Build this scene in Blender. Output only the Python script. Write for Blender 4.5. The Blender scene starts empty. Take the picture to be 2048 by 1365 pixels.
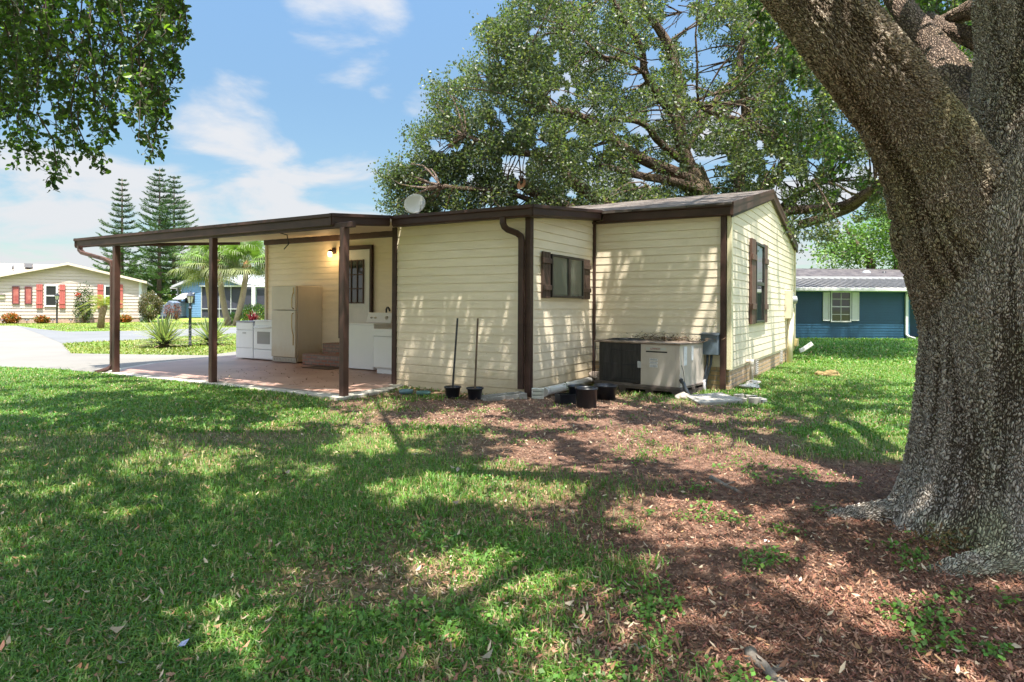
import bpy, bmesh, math, random
import numpy as np
from mathutils import Vector, Matrix
random.seed(7); rng = np.random.default_rng(11)
S = bpy.context.scene; COL = S.collection
# ------------------------------------------------------------------ camera
F = 1280.0; P0 = 613.5; ROLL = math.radians(.3); EYE = 1.3
cam = bpy.data.cameras.new('camera'); cam.lens = 36 * F / 2048; cam.sensor_width = 36
cam.shift_y = -(682.5 - P0) / 2048; cam.clip_end = 3000; cam.clip_start = .05
camo = bpy.data.objects.new('camera', cam); COL.objects.link(camo); S.camera = camo
cr, sr = math.cos(ROLL), math.sin(ROLL)
camo.matrix_world = Matrix(((cr, -sr, 0, 0), (0, 0, -1, 0), (sr, cr, 0, EYE), (0, 0, 0, 1)))
# ------------------------------------------------------------------ light
LDIR = Vector((-.35, 1.37, -4.4)).normalized()
ELEV = math.asin(-LDIR.z); AZ = math.atan2(-LDIR.x, -LDIR.y)
W = bpy.data.worlds.new("World"); S.world = W; W.use_nodes = True
wn, wl = W.node_tree.nodes, W.node_tree.links; wn.clear()
def wnode(t, **k):
    n = wn.new(t)
    for a, v in k.items(): setattr(n, a, v)
    return n
sky = wnode('ShaderNodeTexSky', sky_type='NISHITA', sun_disc=False, sun_elevation=ELEV, sun_rotation=AZ)
sky.air_density = 1.1; sky.dust_density = .4; sky.ozone_density = 2.2
tc = wnode('ShaderNodeTexCoord')
def wmath(op, a, b=None, clamp=False):
    n = wnode('ShaderNodeMath', operation=op, use_clamp=clamp)
    for i, x in enumerate((a, b)):
        if x is None: continue
        if isinstance(x, (int, float)): n.inputs[i].default_value = x
        else: wl.new(x, n.inputs[i])
    return n.outputs[0]
sep = wnode('ShaderNodeSeparateXYZ'); wl.new(tc.outputs['Generated'], sep.inputs[0])
zz = wmath('ADD', wmath('MAXIMUM', sep.outputs[2], 0.0), .22)
cmb = wnode('ShaderNodeCombineXYZ')
wl.new(wmath('DIVIDE', sep.outputs[0], zz), cmb.inputs[0]); wl.new(wmath('DIVIDE', sep.outputs[1], zz), cmb.inputs[1])
wl.new(wmath('MULTIPLY', sep.outputs[2], 2.0), cmb.inputs[2])
nz = wnode('ShaderNodeTexNoise'); nz.inputs['Scale'].default_value = 2.1; nz.inputs['Detail'].default_value = 8
nz.inputs['Roughness'].default_value = .56; nz.inputs['Distortion'].default_value = .35
wl.new(cmb.outputs[0], nz.inputs['Vector'])
def wdir(px, py):
    u = (px - 1024) / F; v = (P0 - py) / F
    return Vector((u * cr - v * sr, 1, u * sr + v * cr)).normalized()
tot = None
FILL_CLOUDS = [(Vector((0, 0, 1)), 38, .6), (Vector((.5, -.8, .5)).normalized(), 48, .6), (Vector((-.8, -.5, .5)).normalized(), 48, .6), (Vector((0, -1, .2)).normalized(), 50, .6), (Vector((.95, -.1, .3)).normalized(), 38, .6), (Vector((-.97, -.1, .25)).normalized(), 38, .6)]  # unseen cloud banks overhead and behind the camera, added for fill light
# soft cloud banks: direction (by where they hang in the sky), angular radius deg, weight
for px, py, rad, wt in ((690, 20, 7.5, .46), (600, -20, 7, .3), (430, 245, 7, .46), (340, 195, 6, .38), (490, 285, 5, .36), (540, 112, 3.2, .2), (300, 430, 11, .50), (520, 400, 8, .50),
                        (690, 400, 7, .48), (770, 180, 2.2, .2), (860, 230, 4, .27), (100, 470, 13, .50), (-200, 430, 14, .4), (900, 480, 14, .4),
                        (1300, 300, 14, .34), (1650, 480, 14, .42), (2100, 400, 18, .35), (1100, -100, 9, .2)) + tuple((b[0], 0, b[1], b[2]) for b in FILL_CLOUDS):
    d = wdir(px, py) if isinstance(px, (int, float)) else px
    dt = wnode('ShaderNodeVectorMath', operation='DOT_PRODUCT'); wl.new(tc.outputs['Generated'], dt.inputs[0]); dt.inputs[1].default_value = d
    mr = wnode('ShaderNodeMapRange', interpolation_type='SMOOTHSTEP')
    mr.inputs['From Min'].default_value = math.cos(math.radians(rad)); mr.inputs['From Max'].default_value = math.cos(math.radians(rad * .25))
    mr.inputs['To Min'].default_value = 0; mr.inputs['To Max'].default_value = wt
    wl.new(dt.outputs['Value'], mr.inputs['Value'])
    tot = mr.outputs[0] if tot is None else wmath('MAXIMUM', tot, mr.outputs[0])
dens = wmath('ADD', wmath('MULTIPLY', nz.outputs['Fac'], 1.5), wmath('SUBTRACT', tot, 1.03))
cmask = wnode('ShaderNodeMapRange', interpolation_type='SMOOTHSTEP')
cmask.inputs['From Min'].default_value = 0; cmask.inputs['From Max'].default_value = .32
wl.new(dens, cmask.inputs['Value'])
mx = wnode('ShaderNodeMix', data_type='RGBA'); wl.new(wmath('MULTIPLY', cmask.outputs[0], .93), mx.inputs[0])
tint = wnode('ShaderNodeMix', data_type='RGBA', blend_type='MULTIPLY'); tint.inputs[0].default_value = 1
wl.new(sky.outputs[0], tint.inputs[6]); tint.inputs[7].default_value = (.80, .88, .85, 1)
 
def zramp(*st):   # sky and clouds by height: dimmed low down, kept bright overhead for added fill
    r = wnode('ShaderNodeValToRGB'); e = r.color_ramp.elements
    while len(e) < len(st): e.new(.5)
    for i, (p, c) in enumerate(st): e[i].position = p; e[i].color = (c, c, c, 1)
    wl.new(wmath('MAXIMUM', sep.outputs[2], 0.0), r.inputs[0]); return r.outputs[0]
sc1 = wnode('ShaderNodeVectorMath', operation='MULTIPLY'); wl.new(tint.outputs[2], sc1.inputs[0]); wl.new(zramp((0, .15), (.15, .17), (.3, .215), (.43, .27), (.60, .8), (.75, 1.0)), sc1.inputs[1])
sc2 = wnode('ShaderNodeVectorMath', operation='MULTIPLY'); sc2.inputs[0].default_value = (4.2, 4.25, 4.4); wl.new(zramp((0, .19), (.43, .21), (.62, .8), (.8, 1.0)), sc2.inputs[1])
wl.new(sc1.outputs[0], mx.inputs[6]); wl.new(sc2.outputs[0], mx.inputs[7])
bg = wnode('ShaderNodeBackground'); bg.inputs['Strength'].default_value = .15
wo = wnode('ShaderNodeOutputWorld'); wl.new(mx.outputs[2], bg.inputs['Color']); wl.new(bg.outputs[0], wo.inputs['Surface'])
sun = bpy.data.lights.new('sun', 'SUN'); sun.energy = 2.0; sun.angle = math.radians(.55); sun.color = (1, .95, .86)
suno = bpy.data.objects.new('sun', sun); COL.objects.link(suno); suno.rotation_euler = LDIR.to_track_quat('-Z', 'Y').to_euler()
S.view_settings.view_transform = 'Standard'; S.view_settings.look = 'None'; S.view_settings.gamma = 1; S.view_settings.exposure = 2.75
S.cycles.max_bounces = 8; S.cycles.diffuse_bounces = 4; S.cycles.transparent_max_bounces = 8
# ------------------------------------------------------------------ survey helpers: a sight line meets the ground or a plane
def ray(px, py):
    u = (px - 1024) / F; v = (P0 - py) / F
    return Vector((u * cr - v * sr, 1, u * sr + v * cr))
def at(px, py, Y): d = ray(px, py); return Vector((d.x * Y, Y, EYE + d.z * Y))
def gnd(px, py, z=0):
    d = ray(px, py); t = (z - EYE) / d.z; return Vector((d.x * t, d.y * t, z))
ANG = math.radians(30.67); AV = Vector((math.sin(ANG), math.cos(ANG), 0)); BV = Vector((-math.cos(ANG), math.sin(ANG), 0))
C0 = gnd(1057, 795); HROT = math.radians(90 - 30.67)
def HW(p, q, z=0): return C0 + AV * p + BV * q + Vector((0, 0, z))
def tz(x, y):
    return np.where((np.asarray(x) < 2), np.clip(np.asarray(y) - 44, 0, 60) * .03, 0.0)
# ------------------------------------------------------------------ materials
def mat(name, color, rough=.6, metal=0, var=.0, vscale=6, bump=0, bscale=60, color2=None, spec=.5, coord='Object', stretch=None, trans=0, attr=None, detail=4):
    m = bpy.data.materials.new(name); m.use_nodes = True; n, l = m.node_tree.nodes, m.node_tree.links
    b = n['Principled BSDF']; b.inputs['Roughness'].default_value = rough; b.inputs['Metallic'].default_value = metal
    b.inputs['Specular IOR Level'].default_value = spec
    c = (*color, 1); b.inputs['Base Color'].default_value = c
    t = n.new('ShaderNodeTexCoord'); src = t.outputs[coord]
    if stretch:
        mp = n.new('ShaderNodeMapping'); mp.inputs['Scale'].default_value = stretch; l.new(src, mp.inputs[0]); src = mp.outputs[0]
    out = None
    if var or color2:
        nzz = n.new('ShaderNodeTexNoise'); nzz.inputs['Scale'].default_value = vscale; nzz.inputs['Detail'].default_value = detail; nzz.inputs['Roughness'].default_value = .65
        l.new(src, nzz.inputs['Vector'])
        r = n.new('ShaderNodeValToRGB'); r.color_ramp.elements[0].position = .3; r.color_ramp.elements[1].position = .7
        k2 = color2 if color2 else tuple(min(1, x * (1 + var)) for x in color)
        k1 = color if color2 else tuple(x * (1 - var) for x in color)
        r.color_ramp.elements[0].color = (*k1, 1); r.color_ramp.elements[1].color = (*k2, 1)
        l.new(nzz.outputs['Fac'], r.inputs[0]); out = r.outputs[0]
    if attr:
        a = n.new('ShaderNodeAttribute'); a.attribute_name = attr
        if out is None: out = a.outputs['Color']
        else:
            mm = n.new('ShaderNodeMix'); mm.data_type = 'RGBA'; mm.blend_type = 'MULTIPLY'; mm.inputs[0].default_value = 1
            l.new(out, mm.inputs[6]); l.new(a.outputs['Color'], mm.inputs[7]); out = mm.outputs[2]
    if out is not None: l.new(out, b.inputs['Base Color'])
    if bump:
        n2 = n.new('ShaderNodeTexNoise'); n2.inputs['Scale'].default_value = bscale; n2.inputs['Detail'].default_value = 5; l.new(src, n2.inputs['Vector'])
        bp = n.new('ShaderNodeBump'); bp.inputs['Strength'].default_value = bump; bp.inputs['Distance'].default_value = .01
        l.new(n2.outputs['Fac'], bp.inputs['Height']); l.new(bp.outputs[0], b.inputs['Normal'])
    if trans:
        tr = n.new('ShaderNodeBsdfTranslucent'); ms = n.new('ShaderNodeMixShader'); ms.inputs[0].default_value = trans
        if out is not None:
            g = n.new('ShaderNodeMix'); g.data_type = 'RGBA'; g.blend_type = 'MULTIPLY'; g.inputs[0].default_value = 1
            l.new(out, g.inputs[6]); g.inputs[7].default_value = (1.5, 1.7, .6, 1); l.new(g.outputs[2], tr.inputs['Color'])
        else: tr.inputs['Color'].default_value = c
        o = n['Material Output']; l.new(b.outputs[0], ms.inputs[1]); l.new(tr.outputs[0], ms.inputs[2]); l.new(ms.outputs[0], o.inputs['Surface'])
    return m
def brickmat(name, c1, c2, mortar, bw=.2, bh=.075, ms=.012, rough=.85, offset=.5):
    m = bpy.data.materials.new(name); m.use_nodes = True; n, l = m.node_tree.nodes, m.node_tree.links; b = n['Principled BSDF']
    uv = n.new('ShaderNodeUVMap'); br = n.new('ShaderNodeTexBrick'); br.inputs['Scale'].default_value = 1; br.offset = offset
    br.inputs['Brick Width'].default_value = bw; br.inputs['Row Height'].default_value = bh; br.inputs['Mortar Size'].default_value = ms
    br.inputs['Color1'].default_value = (*c1, 1); br.inputs['Color2'].default_value = (*c2, 1); br.inputs['Mortar'].default_value = (*mortar, 1)
    br.inputs['Mortar Smooth'].default_value = .3; br.inputs['Bias'].default_value = 0
    l.new(uv.outputs[0], br.inputs['Vector'])
    nn = n.new('ShaderNodeTexNoise'); nn.inputs['Scale'].default_value = 18; nn.inputs['Detail'].default_value = 6
    mx = n.new('ShaderNodeMix'); mx.data_type = 'RGBA'; mx.blend_type = 'MULTIPLY'; mx.inputs[0].default_value = .7
    l.new(br.outputs['Color'], mx.inputs[6])
    rr = n.new('ShaderNodeValToRGB'); rr.color_ramp.elements[0].color = (.45, .42, .4, 1); rr.color_ramp.elements[1].color = (1.25, 1.2, 1.15, 1)
    l.new(uv.outputs[0], nn.inputs['Vector']); l.new(nn.outputs['Fac'], rr.inputs[0]); l.new(rr.outputs[0], mx.inputs[7]); l.new(mx.outputs[2], b.inputs['Base Color'])
    b.inputs['Roughness'].default_value = rough
    bp = n.new('ShaderNodeBump'); bp.inputs['Strength'].default_value = .6; bp.inputs['Distance'].default_value = .012; bp.invert = True
    l.new(br.outputs['Fac'], bp.inputs['Height']); l.new(bp.outputs[0], b.inputs['Normal'])
    return m
M = {}
M['siding'] = mat('cream vinyl', (.81, .70, .535), .45, var=.07, vscale=1.3, bump=.12, bscale=90, stretch=(1, 1, 6))
def grime(m, zlo, zhi, col, amt):   # dirt and mildew splashed up the foot of a wall
    n, l = m.node_tree.nodes, m.node_tree.links; b = n['Principled BSDF']; src = b.inputs['Base Color'].links[0].from_socket; t = n.new('ShaderNodeTexCoord'); sp = n.new('ShaderNodeSeparateXYZ'); l.new(t.outputs['Object'], sp.inputs[0])
    nn = n.new('ShaderNodeTexNoise'); nn.inputs['Scale'].default_value = 5; nn.inputs['Detail'].default_value = 8; nn.inputs['Roughness'].default_value = .75; l.new(t.outputs['Object'], nn.inputs['Vector'])
    a = n.new('ShaderNodeMath'); a.operation = 'MULTIPLY_ADD'; a.inputs[1].default_value = -.9; l.new(nn.outputs['Fac'], a.inputs[0]); l.new(sp.outputs[2], a.inputs[2])
    r = n.new('ShaderNodeMapRange'); r.interpolation_type = 'SMOOTHSTEP'; r.inputs['From Min'].default_value = zhi - .45; r.inputs['From Max'].default_value = zlo - .45; r.inputs['To Max'].default_value = amt; l.new(a.outputs[0], r.inputs['Value'])
    mx_ = n.new('ShaderNodeMix'); mx_.data_type = 'RGBA'; mx_.blend_type = 'MULTIPLY'; l.new(r.outputs[0], mx_.inputs[0]); l.new(src, mx_.inputs[6]); mx_.inputs[7].default_value = (*col, 1)
    n3 = n.new('ShaderNodeTexNoise'); n3.inputs['Scale'].default_value = 38; n3.inputs['Detail'].default_value = 3; l.new(t.outputs['Object'], n3.inputs['Vector']); r3 = n.new('ShaderNodeMapRange'); r3.inputs['From Min'].default_value = .70; r3.inputs['From Max'].default_value = .76; r3.inputs['To Max'].default_value = .6; l.new(n3.outputs['Fac'], r3.inputs['Value'])
    m3 = n.new('ShaderNodeMix'); m3.data_type = 'RGBA'; l.new(r3.outputs[0], m3.inputs[0]); l.new(mx_.outputs[2], m3.inputs[6]); m3.inputs[7].default_value = (.25, .2, .14, 1); l.new(m3.outputs[2], b.inputs['Base Color'])
grime(M['siding'], .0, .55, (.72, .66, .55), .8)
M['brown'] = mat('brown painted metal', (.052, .026, .020), .5, var=.4, vscale=5, bump=.15, bscale=12, stretch=(.4, .4, 1), spec=.35, detail=8)
M['shutter'] = mat('brown shutter', (.060, .034, .024), .6, var=.25, vscale=8, bump=.2, bscale=40)
M['rust'] = mat('faded brown post paint', (.075, .036, .027), .5, var=.35, vscale=3)
M['soffit'] = mat('cream soffit', (.70, .60, .46), .55, var=.05)
M['white'] = mat('white enamel', (.80, .82, .84), .22, var=.02, vscale=2)
M['whitepaint'] = mat('white paint', (.66, .66, .65), .5, var=.04)
M['almond'] = mat('almond enamel', (.62, .58, .50), .38, var=.05, vscale=2.5, bump=.08, bscale=300)
M['grey'] = mat('grey plastic', (.18, .18, .19), .4)
M['lightgrey'] = mat('light grey', (.45, .46, .47), .4, var=.06)
M['black'] = mat('black plastic', (.012, .013, .016), .45, var=.2)
M['chrome'] = mat('satin metal', (.55, .53, .48), .3, metal=1)
M['gold'] = mat('aged brass handle', (.50, .36, .17), .4, metal=.5)
M['dark'] = mat('dark interior', (.012, .013, .013), .5)
M['rubber'] = mat('rubber', (.02, .02, .02), .8)
M['concrete'] = mat('concrete', (.42, .39, .33), .9, var=.15, vscale=1.5, bump=.3, bscale=60)
M['oldconcrete'] = mat('weathered concrete', (.30, .28, .25), .95, var=.25, vscale=9, bump=.5, bscale=40)
M['brick'] = brickmat('tan brick', (.44, .29, .16), (.54, .39, .23), (.34, .29, .23))
M['redbrick'] = brickmat('mixed old brick', (.30, .12, .08), (.34, .27, .24), (.22, .19, .17), .19, .07, .014)
M['pinkbrick'] = brickmat('pinkish brick skirting', (.42, .22, .17), (.5, .34, .27), (.5, .44, .38), .2, .08, .012)
M['whiteside'] = mat('white house siding', (.52, .43, .37), .5, var=.03)
M['blueside'] = mat('dark blue siding', (.012, .070, .130), .5, var=.08, vscale=2)
M['lightblue'] = mat('light blue siding', (.14, .27, .44), .5, var=.05)
M['redshut'] = mat('coral red shutter', (.42, .10, .085), .55, var=.05)
M['screen'] = mat('dark screen mesh', (.035, .035, .055), .6, var=.2, vscale=1)
M['roofbeige'] = mat('beige shingles', (.30, .25, .20), .9, var=.1, vscale=5)
M['roofwhite'] = mat('white metal roof', (.42, .42, .43), .5, var=.05)
def shinglemat(name, c1, c2, c3):
    m = bpy.data.materials.new(name); m.use_nodes = True; n, l = m.node_tree.nodes, m.node_tree.links; b = n['Principled BSDF']
    uv = n.new('ShaderNodeUVMap'); br = n.new('ShaderNodeTexBrick'); br.inputs['Scale'].default_value = 1
    br.inputs['Brick Width'].default_value = .3; br.inputs['Row Height'].default_value = .14; br.inputs['Mortar Size'].default_value = .008
    br.inputs['Color1'].default_value = (*c1, 1); br.inputs['Color2'].default_value = (*c2, 1); br.inputs['Mortar'].default_value = (.02, .018, .016, 1)
    l.new(uv.outputs[0], br.inputs['Vector'])
    nn = n.new('ShaderNodeTexNoise'); nn.inputs['Scale'].default_value = 1.6; nn.inputs['Detail'].default_value = 8; nn.inputs['Roughness'].default_value = .7
    mp = n.new('ShaderNodeMapping'); mp.inputs['Scale'].default_value = (.7, 2.2, 1); l.new(uv.outputs[0], mp.inputs[0]); l.new(mp.outputs[0], nn.inputs['Vector'])
    mx = n.new('ShaderNodeMix'); mx.data_type = 'RGBA'; rr = n.new('ShaderNodeValToRGB'); rr.color_ramp.elements[0].position = .42; rr.color_ramp.elements[1].position = .62
    l.new(nn.outputs['Fac'], rr.inputs[0]); l.new(rr.outputs[0], mx.inputs[0]); l.new(br.outputs['Color'], mx.inputs[6]); mx.inputs[7].default_value = (*c3, 1)
    l.new(mx.outputs[2], b.inputs['Base Color']); b.inputs['Roughness'].default_value = 1; b.inputs['Specular IOR Level'].default_value = .1
    bp = n.new('ShaderNodeBump'); bp.inputs['Strength'].default_value = .8; bp.inputs['Distance'].default_value = .01; l.new(br.outputs['Fac'], bp.inputs['Height']); bp.invert = True
    l.new(bp.outputs[0], b.inputs['Normal']); return m
M['shingle'] = shinglemat('grey brown shingles', (.06, .045, .038), (.10, .08, .07), (.20, .175, .155))
M['shingle2'] = shinglemat('dark grey shingles', (.05, .042, .048), (.075, .068, .07), (.13, .115, .11))
grime(M['almond'], .0, .6, (.75, .62, .45), .7); grime(M['whitepaint'], .0, .3, (.8, .75, .66), .5)
def glassmat(name, tint=(.03, .035, .03), rough=.04):
    m = bpy.data.materials.new(name); m.use_nodes = True; b = m.node_tree.nodes['Principled BSDF']
    b.inputs['Base Color'].default_value = (*tint, 1); b.inputs['Roughness'].default_value = rough; b.inputs['Specular IOR Level'].default_value = .9; return m
M['glass'] = glassmat('window glass'); M['glassgreen'] = glassmat('greenish window glass', (.10, .115, .09), .1)
M['redglass'] = mat('red curtain behind glass', (.28, .05, .05), .25, color2=(.45, .16, .13), vscale=3)
# ------------------------------------------------------------------ mesh builder
class MB:
    def __init__(s): s.v = []; s.f = []; s.sm = []
    def add(s, vs, fs, smooth=False):
        o = len(s.v); s.v += [tuple(x) for x in vs]; s.f += [tuple(i + o for i in f) for f in fs]; s.sm += [smooth] * len(fs); return s
    def box(s, x0, x1, y0, y1, z0, z1):
        return s.add([(x, y, z) for z in (z0, z1) for x, y in ((x0, y0), (x1, y0), (x1, y1), (x0, y1))],
                     [(0, 3, 2, 1), (4, 5, 6, 7), (0, 1, 5, 4), (1, 2, 6, 5), (2, 3, 7, 6), (3, 0, 4, 7)])
    def hexa(s, b, t):   # bottom 4, top 4 points
        return s.add(list(b) + list(t), [(0, 3, 2, 1), (4, 5, 6, 7), (0, 1, 5, 4), (1, 2, 6, 5), (2, 3, 7, 6), (3, 0, 4, 7)])
    def poly(s, pts): return s.add(pts, [tuple(range(len(pts)))])
    def prism(s, pts, z0, z1):
        n = len(pts); return s.add([(x, y, z0) for x, y in pts] + [(x, y, z1) for x, y in pts],
            [tuple(range(n))[::-1], tuple(range(n, 2 * n))] + [(i, (i + 1) % n, n + (i + 1) % n, n + i) for i in range(n)])
    def extr(s, pts, d):   # planar polygon in 3-D pushed along vector d
        n = len(pts); d = Vector(d); p = [Vector(x) for x in pts]
        return s.add(p + [x + d for x in p], [tuple(range(n))[::-1], tuple(range(n, 2 * n))] + [(i, (i + 1) % n, n + (i + 1) % n, n + i) for i in range(n)])
    def tube(s, pts, r, n=8, cap=True, smooth=True):
        pts = [Vector(p) for p in pts]; r = list(r) if hasattr(r, '__len__') else [r] * len(pts)
        vs = []; up = None
        for i, p in enumerate(pts):
            t = (pts[min(i + 1, len(pts) - 1)] - pts[max(i - 1, 0)])
            if t.length < 1e-9: t = Vector((0, 0, 1))
            t.normalize()
            if up is None: up = t.orthogonal().normalized()
            up = (up - t * up.dot(t))
            if up.length < 1e-6: up = t.orthogonal()
            up.normalize(); w = t.cross(up)
            for k in range(n):
                a = 2 * math.pi * k / n; vs.append(p + (up * math.cos(a) + w * math.sin(a)) * r[i])
        fs = [(i * n + k, i * n + (k + 1) % n, (i + 1) * n + (k + 1) % n, (i + 1) * n + k) for i in range(len(pts) - 1) for k in range(n)]
        s.add(vs, fs, smooth)
        if cap:
            o = len(s.v) - len(vs); s.f += [tuple(o + k for k in range(n))[::-1], tuple(o + (len(pts) - 1) * n + k for k in range(n))]; s.sm += [False, False]
        return s
    def lathe(s, prof, c=(0, 0, 0), n=24, sx=1, sy=1, smooth=True):
        vs = [(c[0] + r * sx * math.cos(2 * math.pi * k / n), c[1] + r * sy * math.sin(2 * math.pi * k / n), c[2] + z) for r, z in prof for k in range(n)]
        fs = [(i * n + k, i * n + (k + 1) % n, (i + 1) * n + (k + 1) % n, (i + 1) * n + k) for i in range(len(prof) - 1) for k in range(n)]
        return s.add(vs, fs, smooth)
    def build(s, name, m, parent=None, bevel=0, loc=None):
        me = bpy.data.meshes.new(name); me.from_pydata(s.v, [], s.f); me.materials.append(m)
        me.polygons.foreach_set('use_smooth', s.sm)
        uv = me.uv_layers.new(name='UVMap'); vv = s.v; dat = np.zeros((len(me.loops), 2), dtype=np.float32); li = 0
        for f, pl in zip(s.f, me.polygons):
            n = pl.normal; ax, ay, az = abs(n.x), abs(n.y), abs(n.z)
            for i in f:
                v = vv[i]
                dat[li] = (v[1], v[2]) if ax >= ay and ax >= az else ((v[0], v[2]) if ay >= az else (v[1], v[0])); li += 1
        uv.data.foreach_set('uv', dat.ravel())
        o = bpy.data.objects.new(name, me); COL.objects.link(o)
        if parent: o.parent = parent
        if loc: o.location = loc
        if bevel:
            b = o.modifiers.new('bevel', 'BEVEL'); b.width = bevel; b.segments = 2; b.limit_method = 'ANGLE'; b.angle_limit = math.radians(35)
        return o
def npmesh(name, V, Fq, m, parent=None, col=None, smooth=False):
    me = bpy.data.meshes.new(name); nv = len(V); nf, k = Fq.shape
    me.vertices.add(nv); me.vertices.foreach_set('co', np.ascontiguousarray(V, dtype=np.float32).ravel())
    me.loops.add(nf * k); me.loops.foreach_set('vertex_index', np.ascontiguousarray(Fq, dtype=np.int32).ravel())
    me.polygons.add(nf); me.polygons.foreach_set('loop_start', np.arange(nf, dtype=np.int32) * k); me.polygons.foreach_set('loop_total', np.full(nf, k, dtype=np.int32))
    if smooth: me.polygons.foreach_set('use_smooth', np.ones(nf, dtype=bool))
    me.update(calc_edges=True)
    if col is not None:
        a = me.attributes.new('Col', 'FLOAT_COLOR', 'POINT'); c = np.ones((nv, 4), dtype=np.float32); c[:, :3] = col; a.data.foreach_set('color', c.ravel())
    me.materials.append(m); o = bpy.data.objects.new(name, me); COL.objects.link(o)
    if parent: o.parent = parent
    return o
def tag(o, label=None, cat=None, group=None, kind=None):
    for k, v in (('label', label), ('category', cat), ('group', group), ('kind', kind)):
        if v: o[k] = v
    return o
def thing(name, label, cat, loc=(0, 0, 0), rotz=0, group=None):
    o = bpy.data.objects.new(name, None); COL.objects.link(o); o.location = loc; o.rotation_euler = (0, 0, rotz); o.empty_display_size = .2
    return tag(o, label, cat, group)
def dup(root, loc, rotz=0, label=None, scale=1):
    def cp(o, par):
        c = o.copy(); COL.objects.link(c)
        if par: c.parent = par
        for ch in list(o.children): cp(ch, c)
        return c
    r = cp(root, None); r.location = loc; r.rotation_euler = (0, 0, rotz); r.scale = (scale,) * 3
    if label: r['label'] = label
    return r
# 2-D value noise for numpy
_nt = rng.random((256, 256))
def vnoise(x, y, s=1.0, o=0):
    x = np.asarray(x) / s + 37.3 + o * 17.1; y = np.asarray(y) / s + 91.7 + o * 7.7
    xi = np.floor(x).astype(int); yi = np.floor(y).astype(int); fx = x - xi; fy = y - yi; fx = fx * fx * (3 - 2 * fx); fy = fy * fy * (3 - 2 * fy)
    g = lambda a, b: _nt[a % 256, b % 256]
    return (g(xi, yi) * (1 - fx) + g(xi + 1, yi) * fx) * (1 - fy) + (g(xi, yi + 1) * (1 - fx) + g(xi + 1, yi + 1) * fx) * fy
def fbm(x, y, s=1.0, o=0): return (vnoise(x, y, s, o) + .5 * vnoise(x, y, s / 2, o + 1) + .25 * vnoise(x, y, s / 4, o + 2)) / 1.75
def field(ctrl):
    pts = np.array([(gnd(a, b).x, gnd(a, b).y, c) for a, b, c in ctrl if b > 640] + [(a, b, c) for a, b, c in ctrl if b <= 640 ])
    def f(x, y):
        x = np.asarray(x, dtype=float); y = np.asarray(y, dtype=float); num = np.zeros_like(x); den = np.zeros_like(x)
        for a, b, c in pts:
            # distances shrink with range so that far control points do not crowd
            d2 = ((x - a) ** 2 + (y - b) ** 2) / (.15 + .02 * b * b) + 1e-3
            w = 1 / d2 ** 2.3; num += w * c; den += w
        return num / den
    return f
# ------------------------------------------------------------------ ground
grassf = field([(0,750,1),(300,800,1),(600,820,.85),(700,815,.35),(900,830,.12),(1100,850,.1),(1300,850,.08),(1450,840,.3),(1600,800,.85),(1800,750,1),(1700,890,.85),(1750,880,.9),
 (1500,880,.3),(1500,950,.08),(1650,960,.15),(1800,960,.05),(1600,1050,.0),(1400,1000,.12),(1300,930,.2),(1250,960,.35),(1100,900,.2),(1000,880,.28),(900,870,.65),(900,960,.9),
 (1050,970,.6),(1200,1030,.32),(1350,1080,.2),(1000,1100,.75),(1150,1150,.65),(1250,1200,.3),(1400,1200,.08),(1700,1200,.0),(2000,1300,.03),(1500,1300,.08),(1300,1340,.4),
 (1000,1300,.65),(800,1180,.55),(700,1300,.75),(400,1300,.95),(200,1100,1),(0,1000,1),(400,1000,1),(600,1000,.95),(750,900,.9),(1650,720,1),(1750,700,1),(2000,800,1),(0,1400,1),(2300,1000,.1),(-300,1000,1),
 (-12,30,1),(8,30,1),(0,60,1),(12,20,1)])
PATIO_A = [gnd(237, 741), gnd(300, 729), gnd(417, 717), gnd(481, 710.5)]
house_fp = lambda p, q: ((p > 0) & (p < 2.4) & (q > 0) & (q < 2.52)) | ((p > 2.3) & (p < 10) & (q > -2.3) & (q < 8.6))
def to_pq(x, y):
    dx = np.asarray(x) - C0.x; dy = np.asarray(y) - C0.y
    return dx * AV.x + dy * AV.y, dx * BV.x + dy * BV.y
pat_left = [(gnd(a, b).x, gnd(a, b).y) for a, b in ((222, 746), (237, 740), (300, 729), (417, 717.5), (481, 711), (520, 708.5))]
def inpoly(x, y, poly):
    x = np.asarray(x, float); y = np.asarray(y, float); r = np.zeros(x.shape, bool); n = len(poly)
    for i in range(n):
        x0, y0 = poly[i][:2]; x1, y1 = poly[(i + 1) % n][:2]
        c = ((y0 > y) != (y1 > y)); 
        with np.errstate(divide='ignore', invalid='ignore'): xx = (x1 - x0) * (y - y0) / (y1 - y0 if y1 != y0 else 1e-9) + x0
        r ^= c & (x < xx)
    return r
g2 = lambda a, b: tuple(gnd(a, b)[:2])
PF = [HW(-1.60, 2.33), HW(-1.60, 8.25)]
patio_poly = [tuple(HW(-1.62, 2.05)[:2]), tuple(HW(-1.62, 5)[:2]), tuple(HW(-1.66, 8.2)[:2])] + pat_left[1:] + [tuple(HW(3.3, 8.9)[:2]), tuple(HW(2.32, 8.58)[:2]), tuple(HW(2.32, 2.52)[:2]), tuple(HW(.0, 2.52)[:2]), tuple(HW(-.02, 2.28)[:2]), tuple(HW(-.7, 2.05)[:2])]
drive_poly = [g2(-900, 731), g2(0, 735), g2(120, 739), tuple(HW(-1.66, 8.25)[:2])] + pat_left[1:] + [tuple(HW(3.3, 8.9)[:2]), g2(620, 707), g2(620, 712.5), g2(490, 712), g2(415, 711.6), g2(141, 707.6), g2(132, 699), g2(125, 688), g2(60, 670), g2(33, 652), g2(-900, 650)]
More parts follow.
